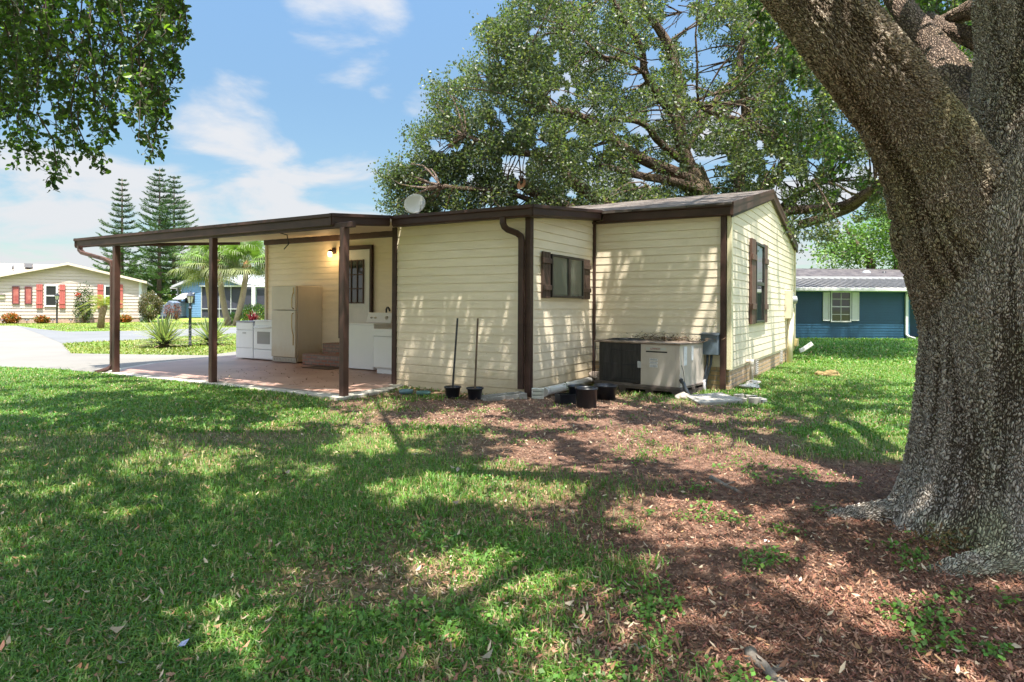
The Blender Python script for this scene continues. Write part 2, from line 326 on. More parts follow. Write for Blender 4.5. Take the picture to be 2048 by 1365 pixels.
# drive polygon needs a clean outline: left part + strip
drive_poly = [g2(-900, 731), g2(0, 735), g2(120, 739.5), tuple(HW(-1.66, 8.25)[:2])] + pat_left[1:5] + [tuple(HW(3.2, 8.85)[:2]), tuple(HW(6.5, 8.75)[:2]), g2(560, 692), g2(430, 709.5), g2(415, 711.6), g2(260, 709.5), g2(141, 707.6), g2(132, 699), g2(125, 688), g2(80, 669), g2(33, 652), g2(-900, 652)]
street_poly = [g2(125, 688), g2(200, 684), g2(279, 680.5), g2(364, 674), g2(481, 667.5), g2(640, 661), g2(900, 655), g2(900, 647), g2(640, 650), g2(481, 655), g2(380, 658), g2(293, 662), g2(219, 663), g2(135, 664), g2(80, 659), g2(33, 652), g2(80, 669)]
# one ground sheet
xs = np.unique(np.concatenate([np.linspace(-500, -40, 18), np.linspace(-40, -14, 28), np.linspace(-14, 12, 131), np.linspace(12, 40, 24), np.linspace(40, 500, 18)]))
ys = np.unique(np.concatenate([np.linspace(-200, -4, 14), np.linspace(-4, 16, 101), np.linspace(16, 60, 60), np.linspace(60, 900, 26)]))
X, Y = np.meshgrid(xs, ys); gv = grassf(X, Y); gd = np.clip(gv + (fbm(X, Y, 1.2) - .5) * .5 * (np.abs(gv - .5) < .45), 0, 1)
Z = tz(X, Y) + np.where((Y < 14) & (Y > -4), (fbm(X, Y, .9, 5) - .5) * .035, 0)
near_tree = np.exp(-((X - 2.8) ** 2 + (Y - 3.6) ** 2) / 1.6); Z = Z + near_tree * .05
p_, q_ = to_pq(X, Y); slabmask = inpoly(X, Y, [tuple(v) for v in patio_poly]) | inpoly(X, Y, drive_poly); Z = np.where(slabmask & (Y < 20), np.minimum(Z, -.02), Z); Z = np.where(house_fp(p_, q_), -.03, Z)
V = np.stack([X.ravel(), Y.ravel(), Z.ravel()], 1); ny, nx = X.shape
ii = np.arange((ny - 1) * nx).reshape(ny - 1, nx)[:, :-1].ravel(); Fq = np.stack([ii, ii + 1, ii + nx + 1, ii + nx], 1)
mg = bpy.data.materials.new('lawn soil'); mg.use_nodes = True; n, l = mg.node_tree.nodes, mg.node_tree.links; b = n['Principled BSDF']; b.inputs['Roughness'].default_value = .95; b.inputs['Specular IOR Level'].default_value = .2
at_ = n.new('ShaderNodeAttribute'); at_.attribute_name = 'Col'; sp = n.new('ShaderNodeSeparateColor'); l.new(at_.outputs['Color'], sp.inputs[0])
t = n.new('ShaderNodeTexCoord')
def nzn(sc, det=6, rg=.65):
    k = n.new('ShaderNodeTexNoise'); k.inputs['Scale'].default_value = sc; k.inputs['Detail'].default_value = det; k.inputs['Roughness'].default_value = rg; l.new(t.outputs['Object'], k.inputs['Vector']); return k.outputs['Fac']
def ramp(f, *st):
    r = n.new('ShaderNodeValToRGB'); e = r.color_ramp.elements
    while len(e) < len(st): e.new(.5)
    for i, (p, c) in enumerate(st): e[i].position = p; e[i].color = (*c, 1)
    l.new(f, r.inputs[0]); return r.outputs[0]
soil = ramp(nzn(14), (.3, (.06, .035, .026)), (.5, (.15, .085, .06)), (.7, (.28, .17, .12)))
grass_c = ramp(nzn(9, 10, .8), (.3, (.045, .10, .014)), (.52, (.10, .21, .025)), (.72, (.24, .33, .06)))
dry = ramp(nzn(.35, 5), (.42, (0, 0, 0)), (.62, (1, 1, 1)))
mxd = n.new('ShaderNodeMix'); mxd.data_type = 'RGBA'; l.new(dry, mxd.inputs[0]); l.new(grass_c, mxd.inputs[6]); mxd.inputs[7].default_value = (.26, .25, .06, 1)
mxd2 = n.new('ShaderNodeMix'); mxd2.data_type = 'RGBA'; l.new(sp.outputs[1], mxd2.inputs[0]); l.new(grass_c, mxd2.inputs[6]); l.new(mxd.outputs[2], mxd2.inputs[7])
mxs = n.new('ShaderNodeMix'); mxs.data_type = 'RGBA'; l.new(sp.outputs[0], mxs.inputs[0]); l.new(soil, mxs.inputs[6]); l.new(mxd2.outputs[2], mxs.inputs[7]); l.new(mxs.outputs[2], b.inputs['Base Color'])
bp = n.new('ShaderNodeBump'); bp.inputs['Strength'].default_value = .8; bp.inputs['Distance'].default_value = .03; l.new(nzn(30, 8), bp.inputs['Height']); l.new(bp.outputs[0], b.inputs['Normal'])
nearf = np.clip((Y - 12) / 10, 0, 1) ; cg = np.stack([np.clip(gd * 1.3 - .3, 0, 1) * (.5 + .5 * nearf), np.clip((Y - 14) / 6, 0, 1) * (X < 0), gd * 0], -1).reshape(-1, 3)
ground = npmesh('ground', V, Fq, mg, col=cg, smooth=True); ground['kind'] = 'structure'
def sheet(name, poly, z, m, th=None):
    bm = bmesh.new(); vs = [bm.verts.new((x, y, z)) for x, y in poly]; f = bm.faces.new(vs); f.normal_update()
    if f.normal.z < 0: f.normal_flip()
    if th:
        r = bmesh.ops.extrude_face_region(bm, geom=[f]); bmesh.ops.translate(bm, verts=[v for v in r['geom'] if isinstance(v, bmesh.types.BMVert)], vec=(0, 0, th))
    bmesh.ops.triangulate(bm, faces=bm.faces[:]); bmesh.ops.recalc_face_normals(bm, faces=bm.faces[:])
    me = bpy.data.meshes.new(name); bm.to_mesh(me); me.materials.append(m); o = bpy.data.objects.new(name, me); COL.objects.link(o); o['kind'] = 'structure'; return o
M['drive'] = mat('pale driveway concrete', (.145, .132, .112), .9, color2=(.185, .170, .147), vscale=.5, bump=.25, bscale=50, detail=8)
M['street'] = mat('light grey street', (.11, .11, .108), .9, color2=(.145, .145, .142), vscale=.4, bump=.2, bscale=60, detail=8)
sheet('driveway', drive_poly, .006, M['drive'])
sheet('street', street_poly, .010, M['street'])
# control joints of the driveway (dark grooves)
jm = mat('joint', (.2, .18, .15), .9); jb = MB()
for a, c in (((20, 690), (110, 690.5)), ((0, 712), (141, 708)), ((141, 708), (125, 689))):
    A_, B_ = gnd(*a), gnd(*c); d = (B_ - A_).normalized(); w = Vector((-d.y, d.x, 0)) * .012
    jb.poly([A_ - w + Vector((0, 0, .014)), B_ - w + Vector((0, 0, .014)), B_ + w + Vector((0, 0, .014)), A_ + w + Vector((0, 0, .014))])
jo = jb.build('driveway_joints', jm); jo['kind'] = 'structure'
# patio: painted slab with a pale border line
M['patio'] = mat('worn mauve patio paint', (.28, .15, .115), .42, color2=(.46, .29, .225), vscale=1.1, bump=.12, bscale=25, detail=8)
M['patioline'] = mat('pale border line', (.42, .36, .33), .6, var=.1)
slab = sheet('patio_slab', patio_poly, -.03, M['concrete'], th=.055)
def inset(poly, d):
    c = Vector((sum(p[0] for p in poly) / len(poly), sum(p[1] for p in poly) / len(poly))); out = []
    n_ = len(poly)
    for i in range(n_):
        p0, p1, p2 = (Vector(poly[(i + k) % n_][:2]) for k in (-1, 0, 1)); e1 = (p1 - p0).normalized(); e2 = (p2 - p1).normalized()
        nn = Vector((-e1.y - e2.y, e1.x + e2.x)); nn = nn.normalized() if nn.length > 1e-6 else Vector((0, 0))
        if (c - p1).dot(nn) < 0 : nn = -nn
        out.append(tuple(p1 + nn * d))
    return out
# front edge strip stays bare; paint starts .22 m behind it
pp = [tuple(HW(-1.36, 2.34)[:2]), tuple(HW(-1.40, 8.18)[:2])] + [(x + .12, y + .1) for x, y in pat_left[1:5]] + [tuple(HW(3.0, 8.62)[:2]), tuple(HW(2.30, 8.55)[:2]), tuple(HW(2.30, 2.55)[:2]), tuple(HW(-.1, 2.55)[:2]), tuple(HW(-.25, 2.34)[:2])]
sheet('patio_paint', pp, .029, M['patio'])
bb = MB()
for k, (o0, w0) in enumerate(((0, .03), (.24, .022))):
    y0 = HW(-1.34 + o0, 2.42, .033); y1 = HW(-1.38 + o0, 8.0 - o0, .033); w = AV * w0
    bb.poly([y0, y1, y1 + w, y0 + w])
    ps = [Vector((x + .2 + o0, y + .0 + o0 * .3, .033)) for x, y in pat_left[1:5]]
    for a_, c_ in zip(ps[:-1], ps[1:]):
        bb.poly([a_, c_, c_ + Vector((w0, 0, 0)), a_ + Vector((w0, 0, 0))])
o = bb.build('patio_border_lines', M['patioline']); o['kind'] = 'structure'
# ------------------------------------------------------------------ the cream mobile home
E_ = .1286
home = thing('mobile_home', 'cream vinyl sided single storey home with dark brown trim and low extension', 'house', C0, HROT)
def siding(name, m, parent, place, rngf, z0, z1, e=E_, off=.007):
    mb = MB(); k = 0; z = z0
    while z < z1 - 1e-4:
        zb, zt = z, min(z + e, z1)
        a, b = rngf(zb), rngf(zt)
        if b is None: b = (sum(a) / 2,) * 2 if a else None
        if a is None: break
        # lapped board: bottom edge stands proud, with a rounded double profile
        prof = [(0, -.008), (0, off), (.45, off * .6), (.93, off * .25), (.93, -.008), (1, -.008)]
        pts = []
        for t_, o_ in prof:
            zz_ = zb + (zt - zb) * t_; s0 = a[0] + (b[0] - a[0]) * t_; s1 = a[1] + (b[1] - a[1]) * t_
            pts.append((place(s0, zz_, o_), place(s1, zz_, o_)))
        vs = [v for pr in pts for v in pr]; mb.add(vs, [(2 * i, 2 * i + 1, 2 * i + 3, 2 * i + 2) for i in range(len(pts) - 1)])
        z += e; k += 1
    return mb.build(name, m, parent)
# extension: walls
ext_top = lambda p: 2.60 + .10 * p
w1 = siding('wall', M['siding'], home, lambda s, z, o: (-o, s, z), lambda z: (.0, 2.50), -.02, 2.60)
def r2(z):
    if z <= 2.60: return (0, 2.31)
    s = (z - 2.60) / .10; return (s, 2.31) if s < 2.31 else None
w2 = siding('wall', M['siding'], home, lambda s, z, o: (s, -o, z), r2, -.02, 2.83)
w2b = siding('wall', M['siding'], home, lambda s, z, o: (s, 2.52 + o, z), r2, .02, 2.83)
z3 = -.10 + E_ * 4 - .05
w3 = siding('wall', M['siding'], home, lambda s, z, o: (2.32 - o, s, z), lambda z: (-2.29, -.001), .365, 2.83)
w5 = siding('wall', M['siding'], home, lambda s, z, o: (2.32 - o, s, z), lambda z: (2.53, 8.55), .16, 2.93, e=.134)
RZ, EZ, PR, PE, PF_ = 3.62, 2.80, 6.1, 2.32, 9.95    # gable wall: ridge height, eave height, ridge p, near p, far p
def r4(z):
    if z <= EZ: return (PE, PF_)
    t_ = (z - EZ) / (RZ - EZ)
    return (PE + (PR - PE) * t_, PF_ + (PR - PF_) * t_) if t_ < 1 else None
w4 = siding('gable_wall', M['siding'], home, lambda s, z, o: (s, -2.30 - o, z), r4, .345, 3.66)
tag(w4, 'sun striped gable end wall')
# solid core so that no light leaks
core = MB(); core.box(.01, 2.31, .01, 2.51, -.05, 2.58); core.prism([(2.33, -2.29), (PF_, -2.29), (PF_, 8.54), (2.33, 8.54)], .3, 2.78)
core.extr([(2.34, -2.288, 2.78), (PF_ - .01, -2.288, 2.78), (PR, -2.288, RZ - .03)], (0, 10.8, 0))
core.add([], []); core.hexa([(.02, .02, 2.5), (2.3, .02, 2.5), (2.3, 2.5, 2.5), (.02, 2.5, 2.5)], [(.02, .02, 2.585), (2.3, .02, 2.80), (2.3, 2.5, 2.80), (.02, 2.5, 2.585)])
core.build('wall_core', M['siding'], home)
# brick skirting
sk = MB(); sk.box(2.325, PF_ - .02, -2.285, 8.53, -.15, .37); sk.build('brick_skirting', M['brick'], home)
# trim
def trim(name, boxes, m=M['brown'], bev=.006, parent=home):
    mb = MB()
    for b_ in boxes: mb.box(*b_)
    return mb.build(name, m, parent, bevel=bev)
trim('corner_post', [(-.045, .05, -.045, .045, -.06, 2.575)])
trim('corner_post', [(-.035, .045, 2.46, 2.545, .0, 2.58)])
trim('corner_post', [(2.25, 2.30, -.05, -.001, -.05, 2.80)])
trim('corner_post', [(2.25, 2.315, -2.25, -2.165, -.08, 2.78)])
tag(trim('corner_trim', [(2.27, 2.38, -2.335, -2.262, .33, 2.79)], mat('cream corner trim', (.70, .63, .42), .4)), 'cream corner trim')
trim('corner_trim', [(2.27, 2.35, 8.55, 8.61, .1, 2.80)], mat('tan corner trim', (.55, .46, .33), .4))
trim('corner_trim', [(PF_ - .06, PF_ + .03, -2.34, -2.27, .33, 2.79)], mat('far corner trim', (.62, .58, .42), .4))
# eave fascia: built as stepped profile (gutter look)
def fascia(name, pts, out, h=.16, parent=home, m=M['brown']):
    """pts: run of points along the top edge; out: outward horizontal unit vector"""
    mb = MB(); o = Vector(out); prof = [(0, 0), (.012, 0), (.012, -.045), (-.012, -.06), (-.012, -h + .02), (-.03, -h), (-.05, -h), (-.05, 0)]
    for a, b in zip(pts[:-1], pts[1:]):
        a, b = Vector(a), Vector(b); vs = [a + o * x + Vector((0, 0, z)) for x, z in prof] + [b + o * x + Vector((0, 0, z)) for x, z in prof]; n_ = len(prof)
        mb.add(vs, [(i, (i + 1) % n_, n_ + (i + 1) % n_, n_ + i) for i in range(n_)] + [tuple(range(n_)), tuple(range(n_, 2 * n_))[::-1]])
    return mb.build(name, m, parent)
zt = lambda p: 2.607 + .098 * (p + 1.53)
fascia('gutter', [(-.27, 2.36, 2.728), (-.27, -.205, 2.716)], (-1, 0, 0))
fascia('gutter', [(-.27, -.205, 2.718), (2.18, -.205, 2.955)], (0, -1, 0))
fascia('gutter', [(2.19, -.205, 2.94), (2.19, -2.37, 2.915)], (-1, 0, 0), h=.19)
fascia('gutter', [(10.12, -2.37, 2.93), (10.12, 8.8, 2.93)], (1, 0, 0), h=.15)
# rake boards
for (pa, za), (pb, zb) in (((2.19, 2.925), (6.1, 3.74)), ((6.1, 3.74), (10.13, 2.93))):
    mb = MB(); mb.extr([(pa, -2.37, za), (pb, -2.37, zb), (pb, -2.37, zb - .19), (pa, -2.37, za - .19)], (0, .045, 0))
    mb.extr([(pa, -2.376, za + .012), (pb, -2.376, zb + .012), (pb, -2.376, zb - .06), (pa, -2.376, za - .06)], (0, .02, 0))
    mb.build('rake_board', M['rust'], home)
# roof planes (thin slabs with shingles on top)
def slabroof(name, a, b, c, d, m, th=.03, parent=home):
    mb = MB(); mb.hexa([Vector(v) - Vector((0, 0, th)) for v in (a, b, c, d)], [Vector(v) for v in (a, b, c, d)]); return mb.build(name, m, parent)
rf = slabroof('roof', (2.17, -2.35, 2.925), (6.1, -2.35, 3.745), (6.1, 8.8, 3.745), (2.17, 8.8, 2.925), M['shingle'])
slabroof('roof', (10.14, 8.8, 2.925), (6.101, 8.8, 3.744), (6.101, -2.35, 3.744), (10.14, -2.35, 2.925), M['shingle'])
slabroof('extension_roof', (-.265, -.19, 2.712), (2.165, -.19, 2.942), (2.165, 2.34, 2.95), (-.265, 2.34, 2.724), M['shingle'])
# soffits and dark frieze under the eaves
mb = MB(); mb.hexa([(-.24, -.17, 2.555), (2.3, -.17, 2.80), (2.3, 2.5, 2.80), (-.24, 2.35, 2.555)], [(-.24, -.17, 2.57), (2.3, -.17, 2.815), (2.3, 2.5, 2.815), (-.24, 2.35, 2.57)])
mb.build('soffit', M['brown'], home)
mb = MB(); mb.box(2.22, 2.4, -2.33, .0, 2.735, 2.77); mb.build('soffit', M['brown'], home)
mb = MB(); mb.hexa([(2.25, -2.345, 2.70), (6.1, -2.345, 3.53), (6.1, -2.32, 3.53), (2.25, -2.32, 2.70)], [(2.25, -2.345, 2.73), (6.1, -2.345, 3.56), (6.1, -2.32, 3.56), (2.25, -2.32, 2.73)])
mb.hexa([(6.1, -2.345, 3.53), (10.1, -2.345, 2.74), (10.1, -2.32, 2.74), (6.1, -2.32, 3.53)], [(6.1, -2.345, 3.56), (10.1, -2.345, 2.77), (10.1, -2.32, 2.77), (6.1, -2.32, 3.56)])
mb.build('soffit_edge', M['brown'], home)
trim('wall_header', [(2.23, 2.298, 2.56, 8.60, 2.75, 2.88)], M['rust'])
# downspout of the extension: S elbow then straight run beside the post
mb = MB()
def rectube(mb, pts, w, d, wd):   # w along wd axis, d along the other horizontal
    wd = Vector(wd).normalized(); pts = [Vector(p) for p in pts]; ring = []
    for i, p in enumerate(pts):
        t_ = (pts[min(i + 1, len(pts) - 1)] - pts[max(i - 1, 0)]).normalized(); a_ = wd - t_ * wd.dot(t_)
        a_.normalize(); b_ = t_.cross(a_); ring.append([p + a_ * w / 2 + b_ * d / 2, p - a_ * w / 2 + b_ * d / 2, p - a_ * w / 2 - b_ * d / 2, p + a_ * w / 2 - b_ * d / 2])
    for r0, r1 in zip(ring[:-1], ring[1:]):
        o_ = len(mb.v); mb.v += [tuple(v) for v in r0 + r1]; mb.f += [(o_ + i, o_ + (i + 1) % 4, o_ + 4 + (i + 1) % 4, o_ + 4 + i) for i in range(4)]; mb.sm += [False] * 4
    o_ = len(mb.v); mb.v += [tuple(v) for v in ring[0] + ring[-1]]; mb.f += [(o_, o_ + 1, o_ + 2, o_ + 3), (o_ + 7, o_ + 6, o_ + 5, o_ + 4)]; mb.sm += [False] * 2
rectube(mb, [(-.235, .30, 2.57), (-.235, .30, 2.49), (-.225, .285, 2.44), (-.20, .25, 2.40), (-.12, .14, 2.35), (-.085, .095, 2.31), (-.075, .085, 2.25), (-.075, .085, .12)], .06, .085, (1, 0, 0))
mb.build('downspout', M['brown'], home, bevel=.008)
# ---- windows
def shutter(y0, y1, x0, x1, z0, z1, axis, parent, m=M['shutter'], o0=0):
    """board and batten shutter on a wall; axis 'q' = wall q const (spans p)"""
    mb = MB(); nb = 3; w = (x1 - x0) / nb
    for i in range(nb): mb.box(x0 + i * w + .003, x0 + (i + 1) * w - .003, y0, y1, z0, z1)
    H_ = z1 - z0
    for f in (.17, .75): mb.box(x0 - .02, x1 + .0, y0 - .022, y0 - .001, z0 + H_ * f, z0 + H_ * (f + .11 if H_ < 1 else f + .07))
    return mb.build('shutter', m, parent, bevel=.004)
wz0, wz1 = 1.44, 2.10
wf = MB(); # frame as four bars + divider
def winframe(mb, x0, x1, y0, y1, z0, z1, t=.035):
    mb.box(x0, x1, y0, y1, z0, z0 + t).box(x0, x1, y0, y1, z1 - t, z1).box(x0, x0 + t, y0, y1, z0 + t, z1 - t).box(x1 - t, x1, y0, y1, z0 + t, z1 - t)
win = MB(); win.box(.62, 1.73, -.03, -.018, wz0 + .02, wz1 - .02); wino = win.build('window', M['dark'], home)
winframe(wf, .60, 1.75, -.07, -.0185, wz0, wz1); wf.box(1.17, 1.25, -.065, -.0185, wz0 + .036, wz1 - .036)
wf.build('frame', mat('bronze window frame', (.02, .018, .016), .4), wino, bevel=.003)
pn = MB(); pn.box(.63, 1.17, -.045, -.035, wz0 + .03, wz1 - .03); pn.box(1.25, 1.72, -.052, -.042, wz0 + .03, wz1 - .03); pn.build('pane', M['glassgreen'], wino)
s1 = shutter(-.05, -.017, .335, .585, wz0 - .01, wz1 + .02, 'q', home); s2 = shutter(-.05, -.017, 1.765, 2.06, wz0 - .01, wz1 + .0, 'q', home)
gz0, gz1 = 1.02, 2.50; q4 = -2.30
win = MB(); win.box(4.25, 5.05, q4 - .03, q4 - .018, gz0 + .03, gz1 - .03); wino = win.build('window', M['dark'], home)
wf = MB(); winframe(wf, 4.22, 5.08, q4 - .07, q4 - .0185, gz0, gz1, .045); wf.box(4.265, 5.035, q4 - .065, q4 - .0185, 1.72, 1.78); wf.build('frame', mat('dark bronze sash', (.03, .026, .022), .4), wino, bevel=.003)
pn = MB(); pn.box(4.26, 5.04, q4 - .048, q4 - .038, 1.78, gz1 - .04); pn.box(4.26, 5.04, q4 - .042, q4 - .034, gz0 + .04, 1.72); pn.build('pane', M['glass'], wino)
M['shutter2'] = mat('sun faded brown shutter', (.10, .052, .038), .6, var=.25, vscale=8, bump=.2, bscale=40)
shutter(q4 - .06, q4 - .017, 3.82, 4.20, gz0 - .01, gz1 + .03, 'q', home, M['shutter2']); shutter(q4 - .06, q4 - .017, 5.10, 5.47, gz0 - .01, gz1 + .03, 'q', home, M['shutter2'])
# ---- back door up two brick steps
dq0, dq1, dz0, dz1 = 5.17, 6.03, .575, 2.52; dp = 2.30
dr = MB(); dr.box(dp - .045, dp - .005, dq0, dq1, dz0, dz1); door = dr.build('door', M['whitepaint'], home, bevel=.004); tag(door, 'white half glazed back door')
fr = MB(); fr.box(dp - .07, dp - .004, dq0 - .06, dq0 - .003, dz0, dz1 + .09).box(dp - .07, dp - .004, dq1 + .003, dq1 + .05, dz0, dz1 + .09).box(dp - .07, dp - .004, dq0 - .003, dq1 + .003, dz1 + .003, dz1 + .09).box(dp - .06, dp - .003, dq0, dq1, dz0 - .03, dz0 - .002)
fr.build('frame', M['brown'], door)
gl = MB(); gl.box(dp - .055, dp - .046, 5.345, 5.88, 1.36, 2.29); glo = gl.build('window', M['glass'], door)
fr = MB()
for i in range(4): y_ = 5.335 + i * .178; fr.box(dp - .072, dp - .0555, y_, y_ + (.024 if 0 < i < 3 else .03), 1.35, 2.30)
for i in range(4): z_ = 1.35 + i * .307; fr.box(dp - .0705, dp - .0556, 5.335, 5.90, z_, z_ + .024)
fr.build('frame', M['brown'], glo)
hd = MB(); hd.box(dp - .068, dp - .0455, 5.915, 5.985, 1.52, 1.67); hd.tube([(dp - .065, 5.95, 1.44), (dp - .10, 5.95, 1.44)], .028, 14); hd.tube([(dp - .10, 5.95, 1.56), (dp - .105, 5.90, 1.56)], .012, 8); hd.build('handle', M['chrome'], door, bevel=.003)
# wall lamp by the door (lit)
lm = MB(); lm.lathe([(.0, .08), (.045, .07), (.05, .04)], (dp - .12, 6.30, 2.46), 14); lm.box(dp - .12, dp - .003, 6.285, 6.315, 2.53, 2.55); lm.box(dp - .02, dp - .002, 6.25, 6.35, 2.46, 2.60)
lamp = lm.build('wall_lamp', M['brown'], home)
gm = bpy.data.materials.new('lit lamp glass'); gm.use_nodes = True; b_ = gm.node_tree.nodes['Principled BSDF']; b_.inputs['Base Color'].default_value = (1, .85, .6, 1)
b_.inputs['Emission Color'].default_value = (1, .62, .25, 1); b_.inputs['Emission Strength'].default_value = 2.5
lg = MB(); lg.lathe([(.0, -.075), (.035, -.07), (.042, -.03), (.042, .035), (.0, .04)], (dp - .12, 6.30, 2.46), 16); lg.build('lamp_glass', gm, lamp)
pl = bpy.data.lights.new('lamp_bulb', 'POINT'); pl.energy = 1.1; pl.color = (1, .62, .28); pl.shadow_soft_size = .06; plo = bpy.data.objects.new('lamp_bulb', pl); COL.objects.link(plo); plo.parent = home; plo.location = (dp - .25, 6.30, 2.40)
# pipe penetrations and vents
for p_ in (4.62, 7.76):
    mb = MB(); winframe(mb, p_ - .16, p_ + .16, q4 - .012 + .0, q4 + .02, .06, .33, .02)
    for i in range(6): mb.extr([(p_ - .14, q4 - .015, .09 + i * .037), (p_ + .14, q4 - .015, .09 + i * .037), (p_ + .14, q4 + .01, .115 + i * .037), (p_ - .14, q4 + .01, .115 + i * .037)], (0, .0, .008))
    mb.build('crawlspace_vent', mat('vent', (.42, .38, .32), .6), home)
mb = MB(); mb.tube([(3.66, q4 + .03, .36), (3.66, q4 - .07, .37), (3.66, q4 - .085, .34), (3.66, q4 - .085, -.08)], .035, 12); mb.lathe([(.0, .05), (.04, .045), (.045, .0), (.04, -.06), (.035, -.07)], (3.66, q4 - .085, .36), 14)
mb.build('drain_pipe', M['oldwhite'] if 'oldwhite' in M else mat('aged white pipe', (.55, .50, .42), .6, var=.25, vscale=6), home)
tag(trim('meter_box', [(8.25, 8.62, q4 - .14, q4 - .005, 1.05, 1.72)], mat('cream metal box', (.60, .53, .40), .45, var=.05), .01), 'tall cream electrical box')
mb = MB(); mb.tube([(8.45, q4 - .09, 1.05), (8.45, q4 - .09, -.1)], .065, 12); mb.tube([(9.0, q4 - .07, 1.2), (9.0, q4 - .07, .25)], .05, 12); mb.box(8.94, 9.06, q4 - .11, q4 - .01, 1.14, 1.22); mb.build('conduit', mat('cream conduit', (.66, .58, .42), .5, var=.06), home)
mb = MB(); mb.box(8.8, 9.2, q4 - .1, q4 - .006, 1.3, 1.68); mb.build('meter_cover', mat('grey meter cover', (.40, .40, .36), .4), home, bevel=.01)
mb = MB(); mb.lathe([(.0, .1), (.09, .08), (.1, 0)], (0, 0, 0), 16); o = mb.build('electric_meter', mat('meter glass', (.3, .32, .33), .2), home); o.location = (9.0, q4 - .1, 1.5); o.rotation_euler = (math.radians(90), 0, 0)
mb = MB(); mb.box(9.55, 9.85, q4 - .13, q4 - .01, .33, .52); mb.build('junction_box', mat('tan box', (.45, .36, .16), .6), home, bevel=.01)
# grey disconnect box on the back wall with its two conduits
mb = MB(); mb.box(2.14, 2.298, -2.155, -1.895, .56, .88); bx = mb.build('disconnect_box', mat('slate grey metal', (.11, .145, .18), .45, var=.12), home, bevel=.008); tag(bx, 'slate grey electrical disconnect box')
mb = MB(); mb.hexa([(2.115, -2.17, .865), (2.298, -2.17, .885), (2.298, -1.88, .885), (2.115, -1.88, .865)], [(2.115, -2.17, .885), (2.298, -2.17, .905), (2.298, -1.88, .905), (2.115, -1.88, .885)]); mb.build('rain_hood', mat('slate hood', (.06, .08, .10), .5), bx)
mb = MB(); mb.tube([(2.2, -1.99, .56), (2.2, -1.985, .42), (2.17, -1.95, .18), (2.17, -1.945, .06)], .018, 8); mb.tube([(2.2, -2.05, .56), (2.2, -2.04, .42), (2.18, -1.98, .2), (2.15, -1.96, -.02)], .02, 8); mb.build('conduit', mat('dark flexible conduit', (.035, .045, .06), .5), bx)
mb = MB(); mb.tube([(2.16, -1.95, .17), (2.13, -1.955, .08), (2.1, -1.98, -.06)], .026, 10); mb.build('pipe', mat('grey pipe', (.35, .34, .35), .5, var=.2), bx)
mb = MB(); mb.tube([(2.2, -1.90, .82), (2.15, -1.84, .74), (2.12, -1.82, .66), (2.1, -1.82, .6)], .006, 6); mb.build('cable', M['black'], bx)
# roof vent & satellite dish
dish = thing('satellite_dish', 'pale round satellite dish on the low extension roof', 'dish', HW(.42, 2.44, 2.80), HROT)
mb = MB(); ns = 28
mb.lathe([(.0, .0), (.07, .004), (.14, .016), (.20, .034), (.25, .055), (.253, .048), (.20, .026), (.14, .008), (.0, -.008)], (0, 0, 0), ns, sy=1.0)
o = mb.build('reflector', mat('dish grey white', (.50, .47, .45), .5, var=.05), dish); o.location = (0, 0, .21); o.scale = (.72,) * 3; o.rotation_euler = (math.radians(8), math.radians(-72), math.radians(18))
mb = MB(); mb.tube([(.06, 0, .0), (.06, 0, .16), (.03, 0, .2)], .018, 10); mb.box(-.05, .17, -.06, .06, -.02, .008); mb.build('mast', M['lightgrey'], dish)
mb = MB(); mb.tube([(.05, -.02, .06), (-.02, -.12, .10), (-.08, -.2, .2)], .010, 8); mb.box(-.105, -.055, -.235, -.175, .17, .24); mb.build('feed_arm', M['lightgrey'], dish, bevel=.004)
# ------------------------------------------------------------------ carport
cp = thing('carport', 'flat roofed brown carport on three square posts beside the home', 'carport', C0, HROT)
mb = MB(); p0, p1 = -1.50, 2.165
mb.hexa([(p0, 2.38, zt(p0) - .10), (p1, 2.38, zt(p1) - .10), (p1, 9.46, zt(p1) - .11), (p0, 9.46, zt(p0) - .11)], [(p0, 2.38, zt(p0) - .01), (p1, 2.38, zt(p1) - .01), (p1, 9.46, zt(p1) - .02), (p0, 9.46, zt(p0) - .02)])
roofp = mb.build('roof_panel', M['soffit'], cp)
mb = MB()
for i in range(1, 24): y_ = 2.38 + i * .30; mb.box(p0 + .05, p1, y_ - .006, y_ + .006, 0, .004)
for v in range(len(mb.v)): x_, y_, z_ = mb.v[v]; mb.v[v] = (x_, y_, zt(x_) - .112 + z_)
mb.build('panel_seams', mat('seam', (.55, .47, .36), .6), cp)
fascia('gutter', [(-1.53, 2.355, 2.607), (-1.53, 9.49, 2.600)], (-1, 0, 0), h=.185, parent=cp)
fascia('gutter', [(-1.53, 2.355, 2.612), (-.285, 2.355, 2.732)], (0, -1, 0), h=.17, parent=cp)
fascia('gutter', [(-1.53, 9.49, 2.605), (2.2, 9.49, 2.965)], (0, 1, 0), h=.17, parent=cp)
mb = MB(); mb.box(-1.49, -1.41, 2.0, 8.6, 2.40, 2.475); 
mb.build('beam', M['brown'], cp, bevel=.004)
mb = MB(); mb.hexa([(-1.40, 2.37, 2.405), (-.3, 2.37, 2.52), (-.3, 2.43, 2.52), (-1.40, 2.43, 2.405)], [(-1.40, 2.37, 2.47), (-.3, 2.37, 2.57), (-.3, 2.43, 2.57), (-1.40, 2.43, 2.47)]); 
for q_, lab in ((2.18, 'post nearest the extension, sunlit and rusty near its foot'), (5.16, None), (8.10, None)):
    mb = MB(); mb.box(-1.50, -1.395, q_ - .044, q_ + .044, -.03, 2.40); mb.box(-1.515, -1.38, q_ - .066, q_ + .066, .0, .05) if False else None
    o = mb.build('post', M['rust'], cp, bevel=.007)
    if lab: tag(o, lab)
